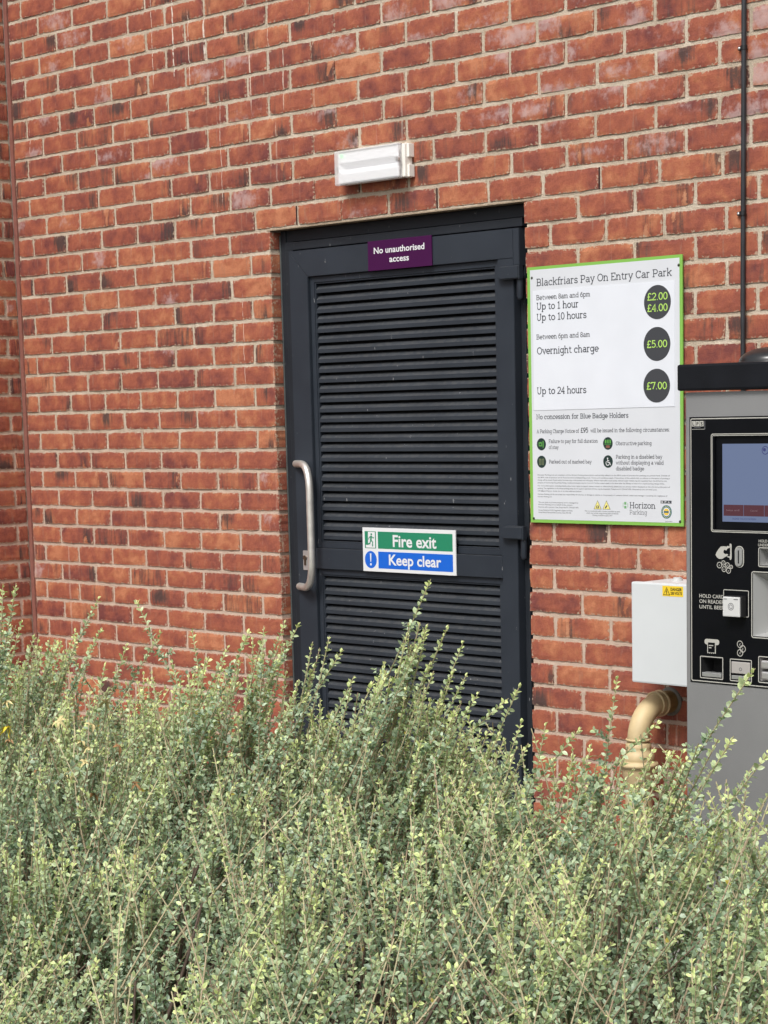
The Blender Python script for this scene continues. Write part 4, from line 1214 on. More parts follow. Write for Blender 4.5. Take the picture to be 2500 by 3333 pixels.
for xa_, xb_ in ((CX0, CX0 + e), (CX1, CX1 - e)):       # rounded front edges
    pr_ = [(xb_ + (xa_ - xb_) * math.sin(R(t)), yF + 0.005 - 0.005 * math.cos(R(t))) for t in (0, 22, 45, 68, 90)]
    vs = [(MX(x), y, zb_) for x, y in pr_] + [(MX(x), y, zt_) for x, y in pr_]
    m.add(vs, [(i, i + 1, i + 6, i + 5) for i in range(4)], 0, True)
    m.add([(MX(xa_), yF + 0.005, zb_), (MX(xa_), -0.14, zb_), (MX(xa_), -0.14, zt_), (MX(xa_), yF + 0.005, zt_)], [(0, 1, 2, 3)])
m.add([(MX(CX0), -0.14, zb_), (MX(CX1), -0.14, zb_), (MX(CX1), -0.14, zt_), (MX(CX0), -0.14, zt_)], [(0, 1, 2, 3)])
m.add([(MX(CX0), yF + 0.005, zt_), (MX(CX1), yF + 0.005, zt_), (MX(CX1), -0.14, zt_), (MX(CX0), -0.14, zt_)], [(0, 1, 2, 3)])
m.build('cabinet', M['cab'], pm)
m = MB(); m.box(MX(-1), MX(733), -0.515, -0.10, MZ(3.5), MZ(71.5), 0, 0.006); m.build('hood', M['hood'], pm)
m = MB()
m.lathe([(0.083 * math.cos(R(t)) if t < 90 else 0.0001, 0.036 * math.sin(R(t)) + 0.004) for t in range(0, 91, 9)], (2.3790, -0.350, MZ(71.5)), 'Z', 36)
m.lathe([(0.083, 0.004), (0.086, 0.003), (0.086, -0.002)], (2.3790, -0.350, MZ(71.5)), 'Z', 36)
m.build('dome_aerial', M['dome'], pm)

yP_ = MY - 0.0015
H_SCAN = (255.5, 345, -443.5, -401.5); H_KEY = (234, 430, -627, -464); H_TKT = (69, 133, -743.5, -694.5); H_COIN = (165.5, 226, -744, -696.5); H_NOTE = (257, 400, -741, -683); H_SCR = (110.5, 430, -355, -115.5)
HS = [H_SCAN, H_KEY, H_TKT, H_COIN, H_NOTE, H_SCR]
m = MB()
gridplate(m, [PX0, PX1], [PZ0, PZ1], HS, yP_)
vs = [(MX(x), y, MZ(z)) for y in (yP_, MY + 0.003) for x, z in ((PX0, PZ0), (PX1, PZ0), (PX1, PZ1), (PX0, PZ1))]
m.add(vs, [(k, (k + 1) % 4, (k + 1) % 4 + 4, k + 4) for k in range(4)])
fa = m.build('fascia', M['panel'], pm)
m = MB()
yl = yP_ - 0.0004
outline(m, 33.0, 698.5, -757.5, -68.0, 5, 2.6, yl)
outline(m, 99.5, 441, -362, -108, 7, 2.2, yl)
outline(m, 103.2, 437, -358, -112, 5, 1.6, yl)
outline(m, 176.5, 205.5, -452, -396, 14, 2.6, yl)
outline(m, 251, 350, -448, -397.5, 5, 2.4, yl)
outline(m, 229, 435, -632, -459.5, 7, 2.6, yl)
outline(m, 139, 221, -580, -510, 4, 2.0, yl)
outline(m, 62, 138, -748.5, -689, 3, 2.4, yl)
outline(m, 160, 230.5, -749, -690, 3, 2.4, yl)
outline(m, 251, 406, -747, -677.5, 4, 2.6, yl)
m.build('panel_outlines', M['line'], fa)
m = MB()
# maker's letters in three squares
for q, c_ in enumerate('LPS'):
    a = 37.2 + q * 13.3
    m.plate([(MX(a), MZ(-75)), (MX(a + 12.2), MZ(-75)), (MX(a + 12.2), MZ(-88.8)), (MX(a), MZ(-88.8))], yl, yl + 0.0003, 0)
    sans(m, c_, MX(a + 3), MZ(-86.4), 0.0090, MX(a + 9.4), yl - 0.0004, 1, 0.012)
m.plate([(MX(37.2), MZ(-95.6)), (MX(80), MZ(-95.6)), (MX(80), MZ(-96.6)), (MX(37.2), MZ(-96.6))], yl, yl + 0.0003, 0)
m.plate([(MX(45), MZ(-91.2)), (MX(66), MZ(-91.2)), (MX(66), MZ(-92.6)), (MX(45), MZ(-92.6))], yl, yl + 0.0003, 2)
m.plate([(MX(79), MZ(-75)), (MX(81), MZ(-75)), (MX(81), MZ(-96)), (MX(79), MZ(-96))], yl, yl + 0.0003, 2)
m.build('maker_badge', [M['line'], M['panel'], M['inkfine']], fa)
m = MB()
# hand putting a coin in a slot
hp = [(114.2, -421.5), (117, -415), (124, -406), (131, -399.5), (140, -398), (150, -399), (152.5, -397), (160, -397.5), (163, -401), (158, -402), (152.5, -404), (149, -409), (143, -406.5), (139.5, -411), (140, -416), (146, -418.5), (152, -417.5), (155, -420), (151, -423.5), (144, -426.5), (136, -431), (126, -431.5), (119, -428)]
m.plate([(MX(a), MZ(b)) for a, b in hp], yl, yl + 0.0003)
m.plate([(MX(a), MZ(b)) for a, b in ((159.5, -391), (164.5, -391), (166, -395), (166, -429), (163.5, -433), (159.5, -431.5), (160, -428), (152, -426), (152, -423.5), (160, -424), (161.5, -418), (161.5, -402), (159.5, -396))], yl, yl + 0.0003)
for a, b, r_ in ((126.5, -447.5, 8.3), (139.5, -441.5, 6.6), (152.5, -446.5, 7.0), (164.5, -451, 5.4), (141.5, -457.5, 7.4), (156, -461, 7.6)):
    o = disc(MX(a), MZ(b), r_ / 1000, n=24)
    m.ring(o, disc(MX(a), MZ(b), (r_ - 1.8) / 1000, n=24), yl - 0.0001, yl + 0.0003)
    sans(m, 'p', MX(a - 1.6), MZ(b - 1.6), 0.0045, MX(a + 1.6), yl, 0, 0.01)
m.build('coin_symbol', M['line'], fa)
for rows_, cp in (((('HOLD CARD', -534.8, 60.5, 142), ('ON READER', -549.0, 60.5, 142.5), ('UNTIL BEEP', -563.6, 60.5, 141)), .0098), ((('HOLD VOUCHER', -384.6, 252, 330), ('UNDER SCANNER', -394.8, 250.5, 333)), .0070)):
    m = MB()
    for tx, b, a, a2 in rows_: sans(m, tx, MX(a), MZ(b), cp, MX(a2), yl, 0, 0.012)
    m.build('instruction_lettering', M['line'], fa)
m = MB()
m.plate(rrect(MX(77), MX(125.5), MZ(-658), MZ(-643), 0.007), yl, yl + .0003)
m.plate([(MX(86.5), MZ(-650)), (MX(114.5), MZ(-650)), (MX(114.5), MZ(-681.5))] + [(MX(114.5 - 28 * t / 8), MZ(-681.5 + (2.2 if t % 2 else 0))) for t in range(1, 8)] + [(MX(86.5), MZ(-681.5))], yl - .0005, yl - .0003)
m.plate([(MX(89.3), MZ(-652)), (MX(111.7), MZ(-652)), (MX(111.7), MZ(-678)), (MX(89.3), MZ(-678))], yl - .0009, yl - .0007, 1)
m.plate(rrect(MX(92), MX(107), MZ(-661), MZ(-658.5), .001), yl - .0013, yl - .0011); m.plate(rrect(MX(92), MX(101), MZ(-667), MZ(-664.5), .001), yl - .0013, yl - .0011)
m.build('ticket_symbol', [M['line'], M['panel']], fa)
m = MB()
for q, (a, b) in enumerate(((192.5, -651), (201.5, -662.5), (193, -673.5))):
    m.ring(disc(MX(a), MZ(b), .0096, n=28), disc(MX(a), MZ(b), .0077, n=28), yl - .0001 * q, yl + .0003)
    sans(m, '\u00a3', MX(a - 2.2), MZ(b - 2.7), 0.0056, MX(a + 2.2), yl, 0, 0.01)
m.build('change_symbol', M['line'], fa)
# coin slot
m = MB(); m.plate(rrect(MX(180.5), MX(201.5), MZ(-448), MZ(-400), .0105), yP_ - 0.004, yP_); so = m.build('coin_slot', M['alu'], pm)
m = MB(); m.plate(rrect(MX(188.8), MX(192.6), MZ(-441), MZ(-407), .001), yP_ - 0.0044, yP_ - .0041); m.build('slit', M['black'], so)
# contactless reader
m = MB(); m.box(MX(158.5), MX(215), MY - 0.024, MY - 0.002, MZ(-578.5), MZ(-524), 0, 0.003); ro = m.build('card_reader', M['clip'], pm)
m = MB(); m.box(MX(158.0), MX(212.5), MY - 0.030, MY - 0.0245, MZ(-577.5), MZ(-526), 0, 0.0025)
m.build('reader_cover', mat('pale_grey_plastic', (0.56, 0.56, 0.55), 0.35), ro)
m = MB()
for r_ in (.0095, .0055): m.ring(disc(MX(185), MZ(-551), r_, n=28), disc(MX(185), MZ(-551), r_ - .0014, n=28), MY - .0304, MY - .0301)
m.plate([(MX(162), MZ(-531)), (MX(172), MZ(-531)), (MX(172), MZ(-533)), (MX(162), MZ(-533))], MY - .0304, MY - .0301); m.plate([(MX(194), MZ(-531)), (MX(208), MZ(-531)), (MX(208), MZ(-533)), (MX(194), MZ(-533))], MY - .0304, MY - .0301)
m.build('contactless_symbol', M['inkfine'], ro)
# recesses
m = MB(); pocket(m, H_SCAN, yP_, 0.035, (8, 8, 6, 10), 0, 1); m.build('scanner_recess', [M['alu'], M['disc']], pm)
m = MB(); pocket(m, H_KEY, yP_, 0.040, (30, 30, 10, 28)); ko = m.build('keypad_recess', M['alu'], pm)
m = MB(); m.box(MX(268), MX(396), MY + 0.030, MY + 0.0375, MZ(-612), MZ(-498), 0, 0.002); outline(m, 271, 393, -609, -501, 3, 1.2, MY + .0296, 1)
for r_ in range(4):
    for c_ in range(4): m.box(MX(279 + c_ * 28), MX(300 + c_ * 28), MY + 0.026, MY + 0.0299, MZ(-601 + r_ * 25), MZ(-584 + r_ * 25), 0, 0.001)
m.build('keypad', [M['plate'], M['ink']], ko)
m = MB(); pocket(m, H_TKT, yP_, 0.045, (2, 2, 0, 3)); m.build('ticket_tray', M['black'], pm)
m = MB(); m.box(MX(69.3), MX(132.7), MY - 0.003, MY + 0.02, MZ(-743.3), MZ(-732.5), 0, 0.001); m.build('ticket_lip', M['alu'], pm)
m = MB(); pocket(m, H_COIN, yP_, 0.040, (2, 2, 0, 0)); m.build('coin_tray', M['black'], pm)
m = MB(); m.box(MX(166.3), MX(225.3), MY - 0.004, MY + 0.001, MZ(-728), MZ(-697.3), 0, 0.0015); m.box(MX(166), MX(225.5), MY - 0.003, MY + 0.02, MZ(-743.7), MZ(-733.5), 1, 0.001); co = m.build('coin_flap', [mat('alloy_flap', (0.60, 0.56, 0.54), 0.4, 0.5), M['alu']], pm)
m = MB(); m.ring(disc(MX(196), MZ(-716), .0045, n=20), disc(MX(196), MZ(-716), .0034, n=20), MY - .0045, MY - .0041); m.build('thumb_dimple', M['inksoft'], co)
m = MB(); pocket(m, H_NOTE, yP_, 0.030, (6, 6, 4, 4), 0, 1); m.box(MX(262), MX(395), MY - .006, MY + .02, MZ(-710), MZ(-688), 0, .004); m.box(MX(262), MX(395), MY - .004, MY + .02, MZ(-738), MZ(-717), 0, .004); m.build('note_slot', [M['plate'], M['black']], pm)
# screen
m = MB(); pocket(m, H_SCR, yP_, 0.006); sc = m.build('screen_bezel', M['panel'], pm)
def screenmat(name, col, em):
    k = bpy.data.materials.new(name); k.use_nodes = True
    b = k.node_tree.nodes['Principled BSDF']
    b.inputs['Base Color'].default_value = (0.01, 0.01, 0.012, 1); b.inputs['Roughness'].default_value = 0.12
    b.inputs['Emission Color'].default_value = (*col, 1); b.inputs['Emission Strength'].default_value = em
    return k
m = MB()
def sq(a, b, c, d, y, mi): m.add([(MX(a), y, MZ(c)), (MX(b), y, MZ(c)), (MX(b), y, MZ(d)), (MX(a), y, MZ(d))], [(0, 1, 2, 3)], mi)
ys = MY + 0.0038
sq(132.5, 408, -334.5, -134.5, ys, 0)
sq(136.5, 200, -319.5, -290.8, ys - .0003, 1); sq(201, 265, -319.5, -290.8, ys - .0003, 1); sq(266, 404, -319.5, -290.8, ys - .0003, 1)
m.ring(disc(MX(268.5), MZ(-151.5), .0108, n=28), disc(MX(268.5), MZ(-151.5), .0088, n=28), ys - .0005, ys - .0003, 2)
m.plate(disc(MX(266), MZ(-150), .0045, n=16), ys - .0005, ys - .0003, 2)
sans(m, 'Select tariff', MX(145), MZ(-307), 0.0045, MX(188), ys - .0006, 3); sans(m, 'Cancel', MX(222), MZ(-307), 0.0045, MX(244), ys - .0006, 3)
sans(m, 'PLEASE TOUCH SCREEN', MX(165), MZ(-329), 0.0050, MX(240), ys - .0004, 2)
m.build('display', [screenmat('lit_screen', (0.115, 0.150, 0.250), 0.85), screenmat('screen_red', (0.060, 0.016, 0.022), 1.0), screenmat('screen_navy', (0.03, 0.035, 0.12), 1.0), screenmat('screen_text', (0.16, 0.10, 0.11), 1.0)], sc)
m = MB(); m.box(MX(0), MX(732), -0.49, -0.15, GROUND - 0.02, GROUND + 0.03); m.build('plinth', M['hood'], pm)

# ------------------------------------------------------------------ hedge
def make_leaf_mat():
    k = NT('leaf')
    at = k.n('ShaderNodeAttribute', attribute_name='leafcol')
    geo = k.n('ShaderNodeNewGeometry')
    under = k.mix(0.55, at.outputs['Color'], (0.49, 0.55, 0.43))
    c = k.mix(geo.outputs['Backfacing'], at.outputs['Color'], under)
    k.l(c, k.b.inputs['Base Color'])
    k.b.inputs['Roughness'].default_value = 0.36
    k.b.inputs['Specular IOR Level'].default_value = 0.45
    tl = k.n('ShaderNodeBsdfTranslucent')
    k.l(k.mix(1.0, at.outputs['Color'], (0.8, 1.0, 0.5), 'MULTIPLY'), tl.inputs[0])
    mx = k.n('ShaderNodeMixShader'); mx.inputs[0].default_value = 0.33
    k.l(k.b.outputs[0], mx.inputs[1]); k.l(tl.outputs[0], mx.inputs[2])
    k.l(mx.outputs[0], k.t.nodes['Material Output'].inputs[0])
    return k.m
def make_stem_mat():
    k = NT('stem')
    at = k.n('ShaderNodeAttribute', attribute_name='leafcol')
    k.l(at.outputs['Color'], k.b.inputs['Base Color'])
    k.b.inputs['Roughness'].default_value = 0.75
    return k.m
M['leaf'] = make_leaf_mat()
M['stem'] = make_stem_mat()
hr = np.random.default_rng(5)

MOUNDS = [(0.62, -1.62, .30, .16), (1.25, -1.75, .28, .015), (0.95, -2.05, .22, .07), (1.70, -1.62, .17, .15), (2.27, -1.62, .17, .11), (2.42, -1.85, .15, .06), (2.86, -1.6, .18, .07), (3.45, -1.85, .20, .10), (3.75, -2.0, .25, .10)]
MOUNDS += [(hr.uniform(0, 4.4), hr.uniform(-3.1, -2.0), hr.uniform(.10, .22), hr.uniform(-.08, .10)) for _ in range(46)]
def hedge_top(x, y):
    """height of the leafy mass"""
    yy = np.array([-3.6, -3.3, -3.0, -2.7, -2.4, -2.1, -1.8, -1.5, -1.25, -1.05, -0.9])
    zz = np.array([-2.15, -1.93, -1.76, -1.62, -1.53, -1.455, -1.405, -1.385, -1.425, -1.53, -1.80])
    z = np.interp(y, yy, zz)
    z = z - 0.05 * (y > -2.0) - 0.03 * np.clip((x - 2.7) / .6, 0, 1)
    for mx_, my_, mr_, mh_ in MOUNDS:
        z = z + mh_ * np.exp(-((x - mx_) ** 2 + (y - my_) ** 2) / mr_ ** 2)
    return z

def shoots_to_arrays(tip, base, bend, r0):
    """tip, base: N x 3. returns stem points N x S x 3"""
    Sg = 7
    t = np.linspace(0, 1, Sg)[None, :, None]
    mid = (tip + base) / 2 + bend
    return (1 - t) ** 2 * base[:, None] + 2 * t * (1 - t) * mid[:, None] + t * t * tip[:, None]

def stems_mesh(P, r_base, r_tip, cb_, ct_):
    """tubes with four sides; colours run from base to tip"""
    N, Sg, _ = P.shape
    d = np.gradient(P, axis=1)
    d /= np.linalg.norm(d, axis=2, keepdims=True) + 1e-9
    ref = np.array([0.3, 0.9, 0.2])
    a = np.cross(d, ref); a /= np.linalg.norm(a, axis=2, keepdims=True) + 1e-9
    b = np.cross(d, a)
    t = np.linspace(0, 1, Sg)[None, :, None]
    rad = r_base[:, None, None] * (1 - t) + r_tip[:, None, None] * t
    V = np.stack([P + (a * math.cos(w) + b * math.sin(w)) * rad for w in (0, 1.2566, 2.5133, 3.7699, 5.0265)], 2)   # N S 5 3
    idx = np.arange(N * Sg * 5).reshape(N, Sg, 5)
    F = np.stack([idx[:, :-1], np.roll(idx, -1, 2)[:, :-1], np.roll(idx, -1, 2)[:, 1:], idx[:, 1:]], -1).reshape(-1, 4)
    C = cb_[:, None, None] * (1 - t[..., None]) ** 1.0 + ct_[:, None, None] * t[..., None]
    C = np.broadcast_to(C, (N, Sg, 5, 3))
    return V.reshape(-1, 3), F, C.reshape(-1, 3)

def leaves(pos, d, nrm, L, Wd, col, fold=0.16, curl=0.12):
    """folded, slightly curled leaves: 8 vertices, 6 quads (two degenerate-free kites at the ends)"""
    n = len(pos)
    s = np.cross(d, nrm); s /= np.linalg.norm(s, axis=1, keepdims=True) + 1e-9
    nrm = np.cross(s, d)
    L = L[:, None]; Wd = Wd[:, None]
    b = pos
    m1 = pos + d * L * .36 + nrm * L * (.02)
    m2 = pos + d * L * .72 - nrm * L * curl * .35
    t = pos + d * L - nrm * L * curl
    u1 = nrm * Wd * fold
    l1 = pos + d * L * .30 + s * Wd * .44 + u1; r1 = pos + d * L * .30 - s * Wd * .44 + u1
    l2 = pos + d * L * .66 + s * Wd * .46 + u1 - nrm * L * curl * .3; r2 = pos + d * L * .66 - s * Wd * .46 + u1 - nrm * L * curl * .3
    V = np.stack([b, m1, m2, t, l1, l2, r1, r2], 1).reshape(-1, 3)
    q = np.array([(0, 4, 1, 1), (0, 1, 6, 6), (1, 4, 5, 2), (1, 2, 7, 6), (2, 5, 3, 3), (2, 3, 7, 7)])
    tri = np.array([(0, 4, 1), (0, 1, 6), (1, 4, 5), (1, 5, 2), (1, 2, 7), (1, 7, 6), (2, 5, 3), (2, 3, 7)])
    F = (tri[None] + (np.arange(n) * 8)[:, None, None]).reshape(-1, 3)
    C = np.repeat(col[:, None], 8, 1)
    C = C * np.array([0.95, 0.86, 0.86, 1.06, 1.1, 1.12, 1.1, 1.12])[None, :, None]     # paler margin, darker midrib
    return V, F, C.reshape(-1, 3)

def unit(a): return a / (np.linalg.norm(a, axis=-1, keepdims=True) + 1e-9)

def leaf_set(P, spacing, lmin, lmax, t0, fresh, per=2):
    """leaves in pairs along the stems P (N x S x 3). fresh: 0..1 per stem"""
    N, Sg, _ = P.shape
    seg = np.linalg.norm(np.diff(P, axis=1), axis=2)
    ln = seg.sum(1)
    out = []
    cnt = np.maximum(3, (ln * (1 - t0) / spacing).astype(int))
    sid = np.repeat(np.arange(N), cnt)
    k = np.concatenate([np.arange(c) for c in cnt])
    t = t0 + (1 - t0) * (k + hr.uniform(-.3, .3, len(k))) / cnt[sid]
    t = np.clip(t, 0, 0.999)
    i = (t * (Sg - 1)).astype(int); f = (t * (Sg - 1) - i)[:, None]
    pos = P[sid, i] * (1 - f) + P[sid, i + 1] * f
    ax = unit(P[sid, i + 1] - P[sid, i])
    ref = unit(np.cross(ax, np.array([0.31, -0.72, 0.05]) + hr.normal(0, .02, ax.shape)))
    ref2 = np.cross(ax, ref)
    ph0 = (k * 1.5 + sid * 2.1)
    for q in range(per):
        ph = ph0 + q * math.pi * (2 / per if per > 1 else 1) + hr.normal(0, .35, len(k))
        side = ref * np.cos(ph)[:, None] + ref2 * np.sin(ph)[:, None]
        tipn = np.clip((t - .90) / .10, 0, 1)
        ang = np.radians(hr.normal(58, 13, len(k)) - 22 * tipn)
        d = unit(ax * np.cos(ang)[:, None] + side * np.sin(ang)[:, None] + np.array([0, 0, 0.12]))
        nrm = unit(0.55 * (ax * np.sin(ang)[:, None] - side * np.cos(ang)[:, None]) + np.array([0.30, -0.60, 0.70]) + hr.normal(0, .50, d.shape))
        L = hr.uniform(lmin, lmax, len(k)) * (1 - .25 * tipn) * (0.85 + .3 * hr.random(len(k)))
        Wd = L * hr.uniform(.48, .66, len(k))
        fr_ = np.clip(fresh[sid] * np.clip((t - .45) / .55, 0, 1) ** 1.6 + .9 * tipn * (.4 + .6 * fresh[sid]) + hr.normal(0, .07, len(k)), 0, 1)[:, None]
        mix = hr.random(len(k))[:, None] ** 1.3
        old = np.array([0.150, 0.232, 0.142]) * (1 - mix) + np.array([0.525, 0.635, 0.470]) * mix
        new = np.array([0.730, 0.820, 0.350])
        yel = (hr.random(len(k)) < .0015)[:, None]
        c = old * (1 - fr_) + new * fr_
        c = np.where(yel, np.array([0.42, 0.34, 0.06]), c) * hr.uniform(.85, 1.15, len(k))[:, None]
        out.append(leaves(pos, d, nrm, L, Wd, c))
    return out

def merge(parts):
    V = []; F = []; C = []; o = 0
    for v, f, c in parts:
        V.append(v); F.append(f + o); C.append(c); o += len(v)
    return np.concatenate(V), np.concatenate(F), np.concatenate(C)

def colour_mesh(name, V, F, C, m, parent, smooth=True):
    me = np_mesh(name, V, F, [m], smooth=smooth)
    at = me.attributes.new('leafcol', 'FLOAT_COLOR', 'POINT')
    at.data.foreach_set('color', np.concatenate([C, np.ones((len(C), 1))], 1).astype(np.float32).reshape(-1))
    return link(name, me, parent)

hedge = thing('hedge', 'wispy grey-green small-leaved hedge filling the foreground below the door and machine', 'hedge', (2.2, -2.0, GROUND))
def grow(n, xr, yr, over, length, bias, spread):
    x = hr.uniform(*xr, n); y = hr.uniform(*yr, n)
    dirv = unit(np.stack([hr.normal(bias, spread, n), hr.normal(-0.03, spread * .9, n), np.ones(n)], 1))
    z = hedge_top(x, y) + over(n)
    tip = np.stack([x, y, z], 1)
    ln = hr.uniform(*length, n)[:, None]
    base = tip - dirv * ln
    base[:, 2] = np.maximum(base[:, 2], GROUND + 0.03)
    bend = hr.normal(0, .018, (n, 3)); bend[:, 2] = 0
    return tip, base, bend
groups = []
XR_, YR_ = (-0.2, 4.75), (-3.45, -0.98)
groups.append(grow(2500, XR_, YR_, lambda n: -np.abs(hr.normal(0, .085, n)), (.28, .55), .30, .40) + ('body',))
groups.append(grow(1850, XR_, YR_, lambda n: hr.uniform(-.28, -.07, n), (.18, .34), .05, .60) + ('deep',))
groups.append(grow(850, XR_, YR_, lambda n: hr.uniform(-.03, .10, n), (.38, .60), .10, .40) + ('bare',))
# plumes: sheaves of long shoots leaning the same way
tp_, bs_, bd_ = [], [], []
for q in range(150):
    x, y = hr.uniform(0, 4.5), hr.uniform(-3.1, -1.25)
    lean = hr.normal(.60, .22) if hr.random() < .68 else hr.normal(-.28, .20)
    d0 = np.array([lean, hr.normal(-.02, .18), 1.0])
    k = int(hr.integers(6, 15))
    dv = unit(d0[None] + hr.normal(0, .09, (k, 3)))
    fan = hr.normal(0, .05, (k, 3)); fan[:, 2] = 0
    drop = np.abs(hr.normal(0, .12, k)); drop[0] = 0
    top = np.array([x, y, float(hedge_top(np.array(x), np.array(y))) + hr.uniform(-.01, .085)])
    t_ = top[None] + fan - dv * drop[:, None]
    ln = hr.uniform(.36, .62, (k, 1))
    b_ = t_ - dv * ln - fan * .6
    b_[:, 2] = np.maximum(b_[:, 2], GROUND + .03)
    tp_.append(t_); bs_.append(b_); bd_.append(hr.normal(0, .02, (k, 3)) * [1, 1, 0] + [-lean * .06, 0, 0])
for x, y, zt_, lean in ((1.78, -1.60, -1.165, .35), (1.72, -1.68, -1.20, .42), (1.85, -1.55, -1.16, .30), (1.66, -1.72, -1.235, .2), (2.33, -1.62, -1.10, .45), (2.28, -1.65, -1.19, .45), (2.38, -1.62, -1.21, .40),
                       (0.75, -1.70, -1.18, .2), (0.95, -1.85, -1.17, .3), (1.12, -1.85, -1.15, .2), (0.60, -1.60, -1.20, .25), (1.02, -1.65, -1.17, .4), (0.85, -1.60, -1.22, .35), (2.45, -1.60, -1.27, .5), (2.52, -1.55, -1.33, .5), (3.30, -1.80, -1.24, .55), (3.42, -1.88, -1.30, .5), (2.76, -1.50, -1.31, .2), (1.35, -1.65, -1.27, -.2), (1.15, -1.75, -1.29, .3), (1.28, -1.8, -1.30, .35), (1.42, -1.85, -1.31, .3), (1.5, -1.75, -1.33, .35)):
    k = 12
    d0 = np.array([lean, 0.0, 1.0])
    dv = unit(d0[None] + hr.normal(0, .08, (k, 3)))
    fan = hr.normal(0, .035, (k, 3)); fan[:, 2] = 0
    drop = np.abs(hr.normal(.03, .10, k))
    t_ = np.array([x, y, zt_])[None] + fan - dv * drop[:, None]
    b_ = t_ - dv * hr.uniform(.36, .55, (k, 1)) - fan * .6
    b_[:, 2] = np.maximum(b_[:, 2], GROUND + .03)
    tp_.append(t_); bs_.append(b_); bd_.append(hr.normal(0, .015, (k, 3)) * [1, 1, 0])
groups.append((np.concatenate(tp_), np.concatenate(bs_), np.concatenate(bd_), 'wand'))
VS = []; VL = []
for tip, base, bend, kind in groups:
    P = shoots_to_arrays(tip, base, bend, 0)
    n = len(P)
    fresh = np.clip(hr.normal(.36 if kind == 'body' else (.66 if kind in ('wand', 'bare') else .05), .22, n), 0, 1)
    rb = hr.uniform(.0014, .0026, n) * (1.25 if kind in ('wand', 'bare') else 1); rt = np.full(n, .0013 if kind in ('wand', 'bare') else .0008)
    cbs = (np.array([0.30, 0.225, 0.150]) if kind in ('wand', 'bare') else np.array([0.125, 0.085, 0.060])) * hr.uniform(.5, 1.3, n)[:, None]
    pale = np.array([0.50, 0.44, 0.27]); red = np.array([0.27, 0.18, 0.125])
    w = np.clip(fresh * 1.2, 0, 1)[:, None]
    cts = pale * w + red * (1 - w)
    VS.append(stems_mesh(P, rb, rt, cbs, cts))
    if kind == 'wand': VL += leaf_set(P, .0108, .0095, .0155, .22, fresh)
    elif kind == 'bare': VL += leaf_set(P, .0200, .0100, .0150, .30, fresh)
    elif kind == 'body': VL += leaf_set(P, .0096, .0095, .0170, .20, fresh)
    else: VL += leaf_set(P, .0102, .0115, .0180, .05, fresh)
V, F, C = merge(VS)
# thick old stems in the heart of the hedge
n = 260
x = hr.uniform(-.1, 4.7, n); y = hr.uniform(-3.2, -1.1, n)
b0 = np.stack([x, y, np.full(n, GROUND)], 1)
tp = b0 + np.stack([hr.normal(.06, .12, n), hr.normal(0, .12, n), hr.uniform(.3, .62, n)], 1)
tp[:, 2] = np.minimum(tp[:, 2], hedge_top(tp[:, 0], tp[:, 1]) - .06)
P = shoots_to_arrays(tp, b0, hr.normal(0, .03, (n, 3)), 0)
V2, F2, C2 = stems_mesh(P, hr.uniform(.004, .008, n), hr.uniform(.002, .003, n), np.tile([0.055, 0.040, 0.030], (n, 1)), np.tile([0.10, 0.065, 0.048], (n, 1)))
V, F, C = merge([(V, F, C), (V2, F2, C2)])
colour_mesh('branches', V, F, C, M['stem'], hedge)
V, F, C = merge(VL)
colour_mesh('foliage', V, F, C, M['leaf'], hedge)

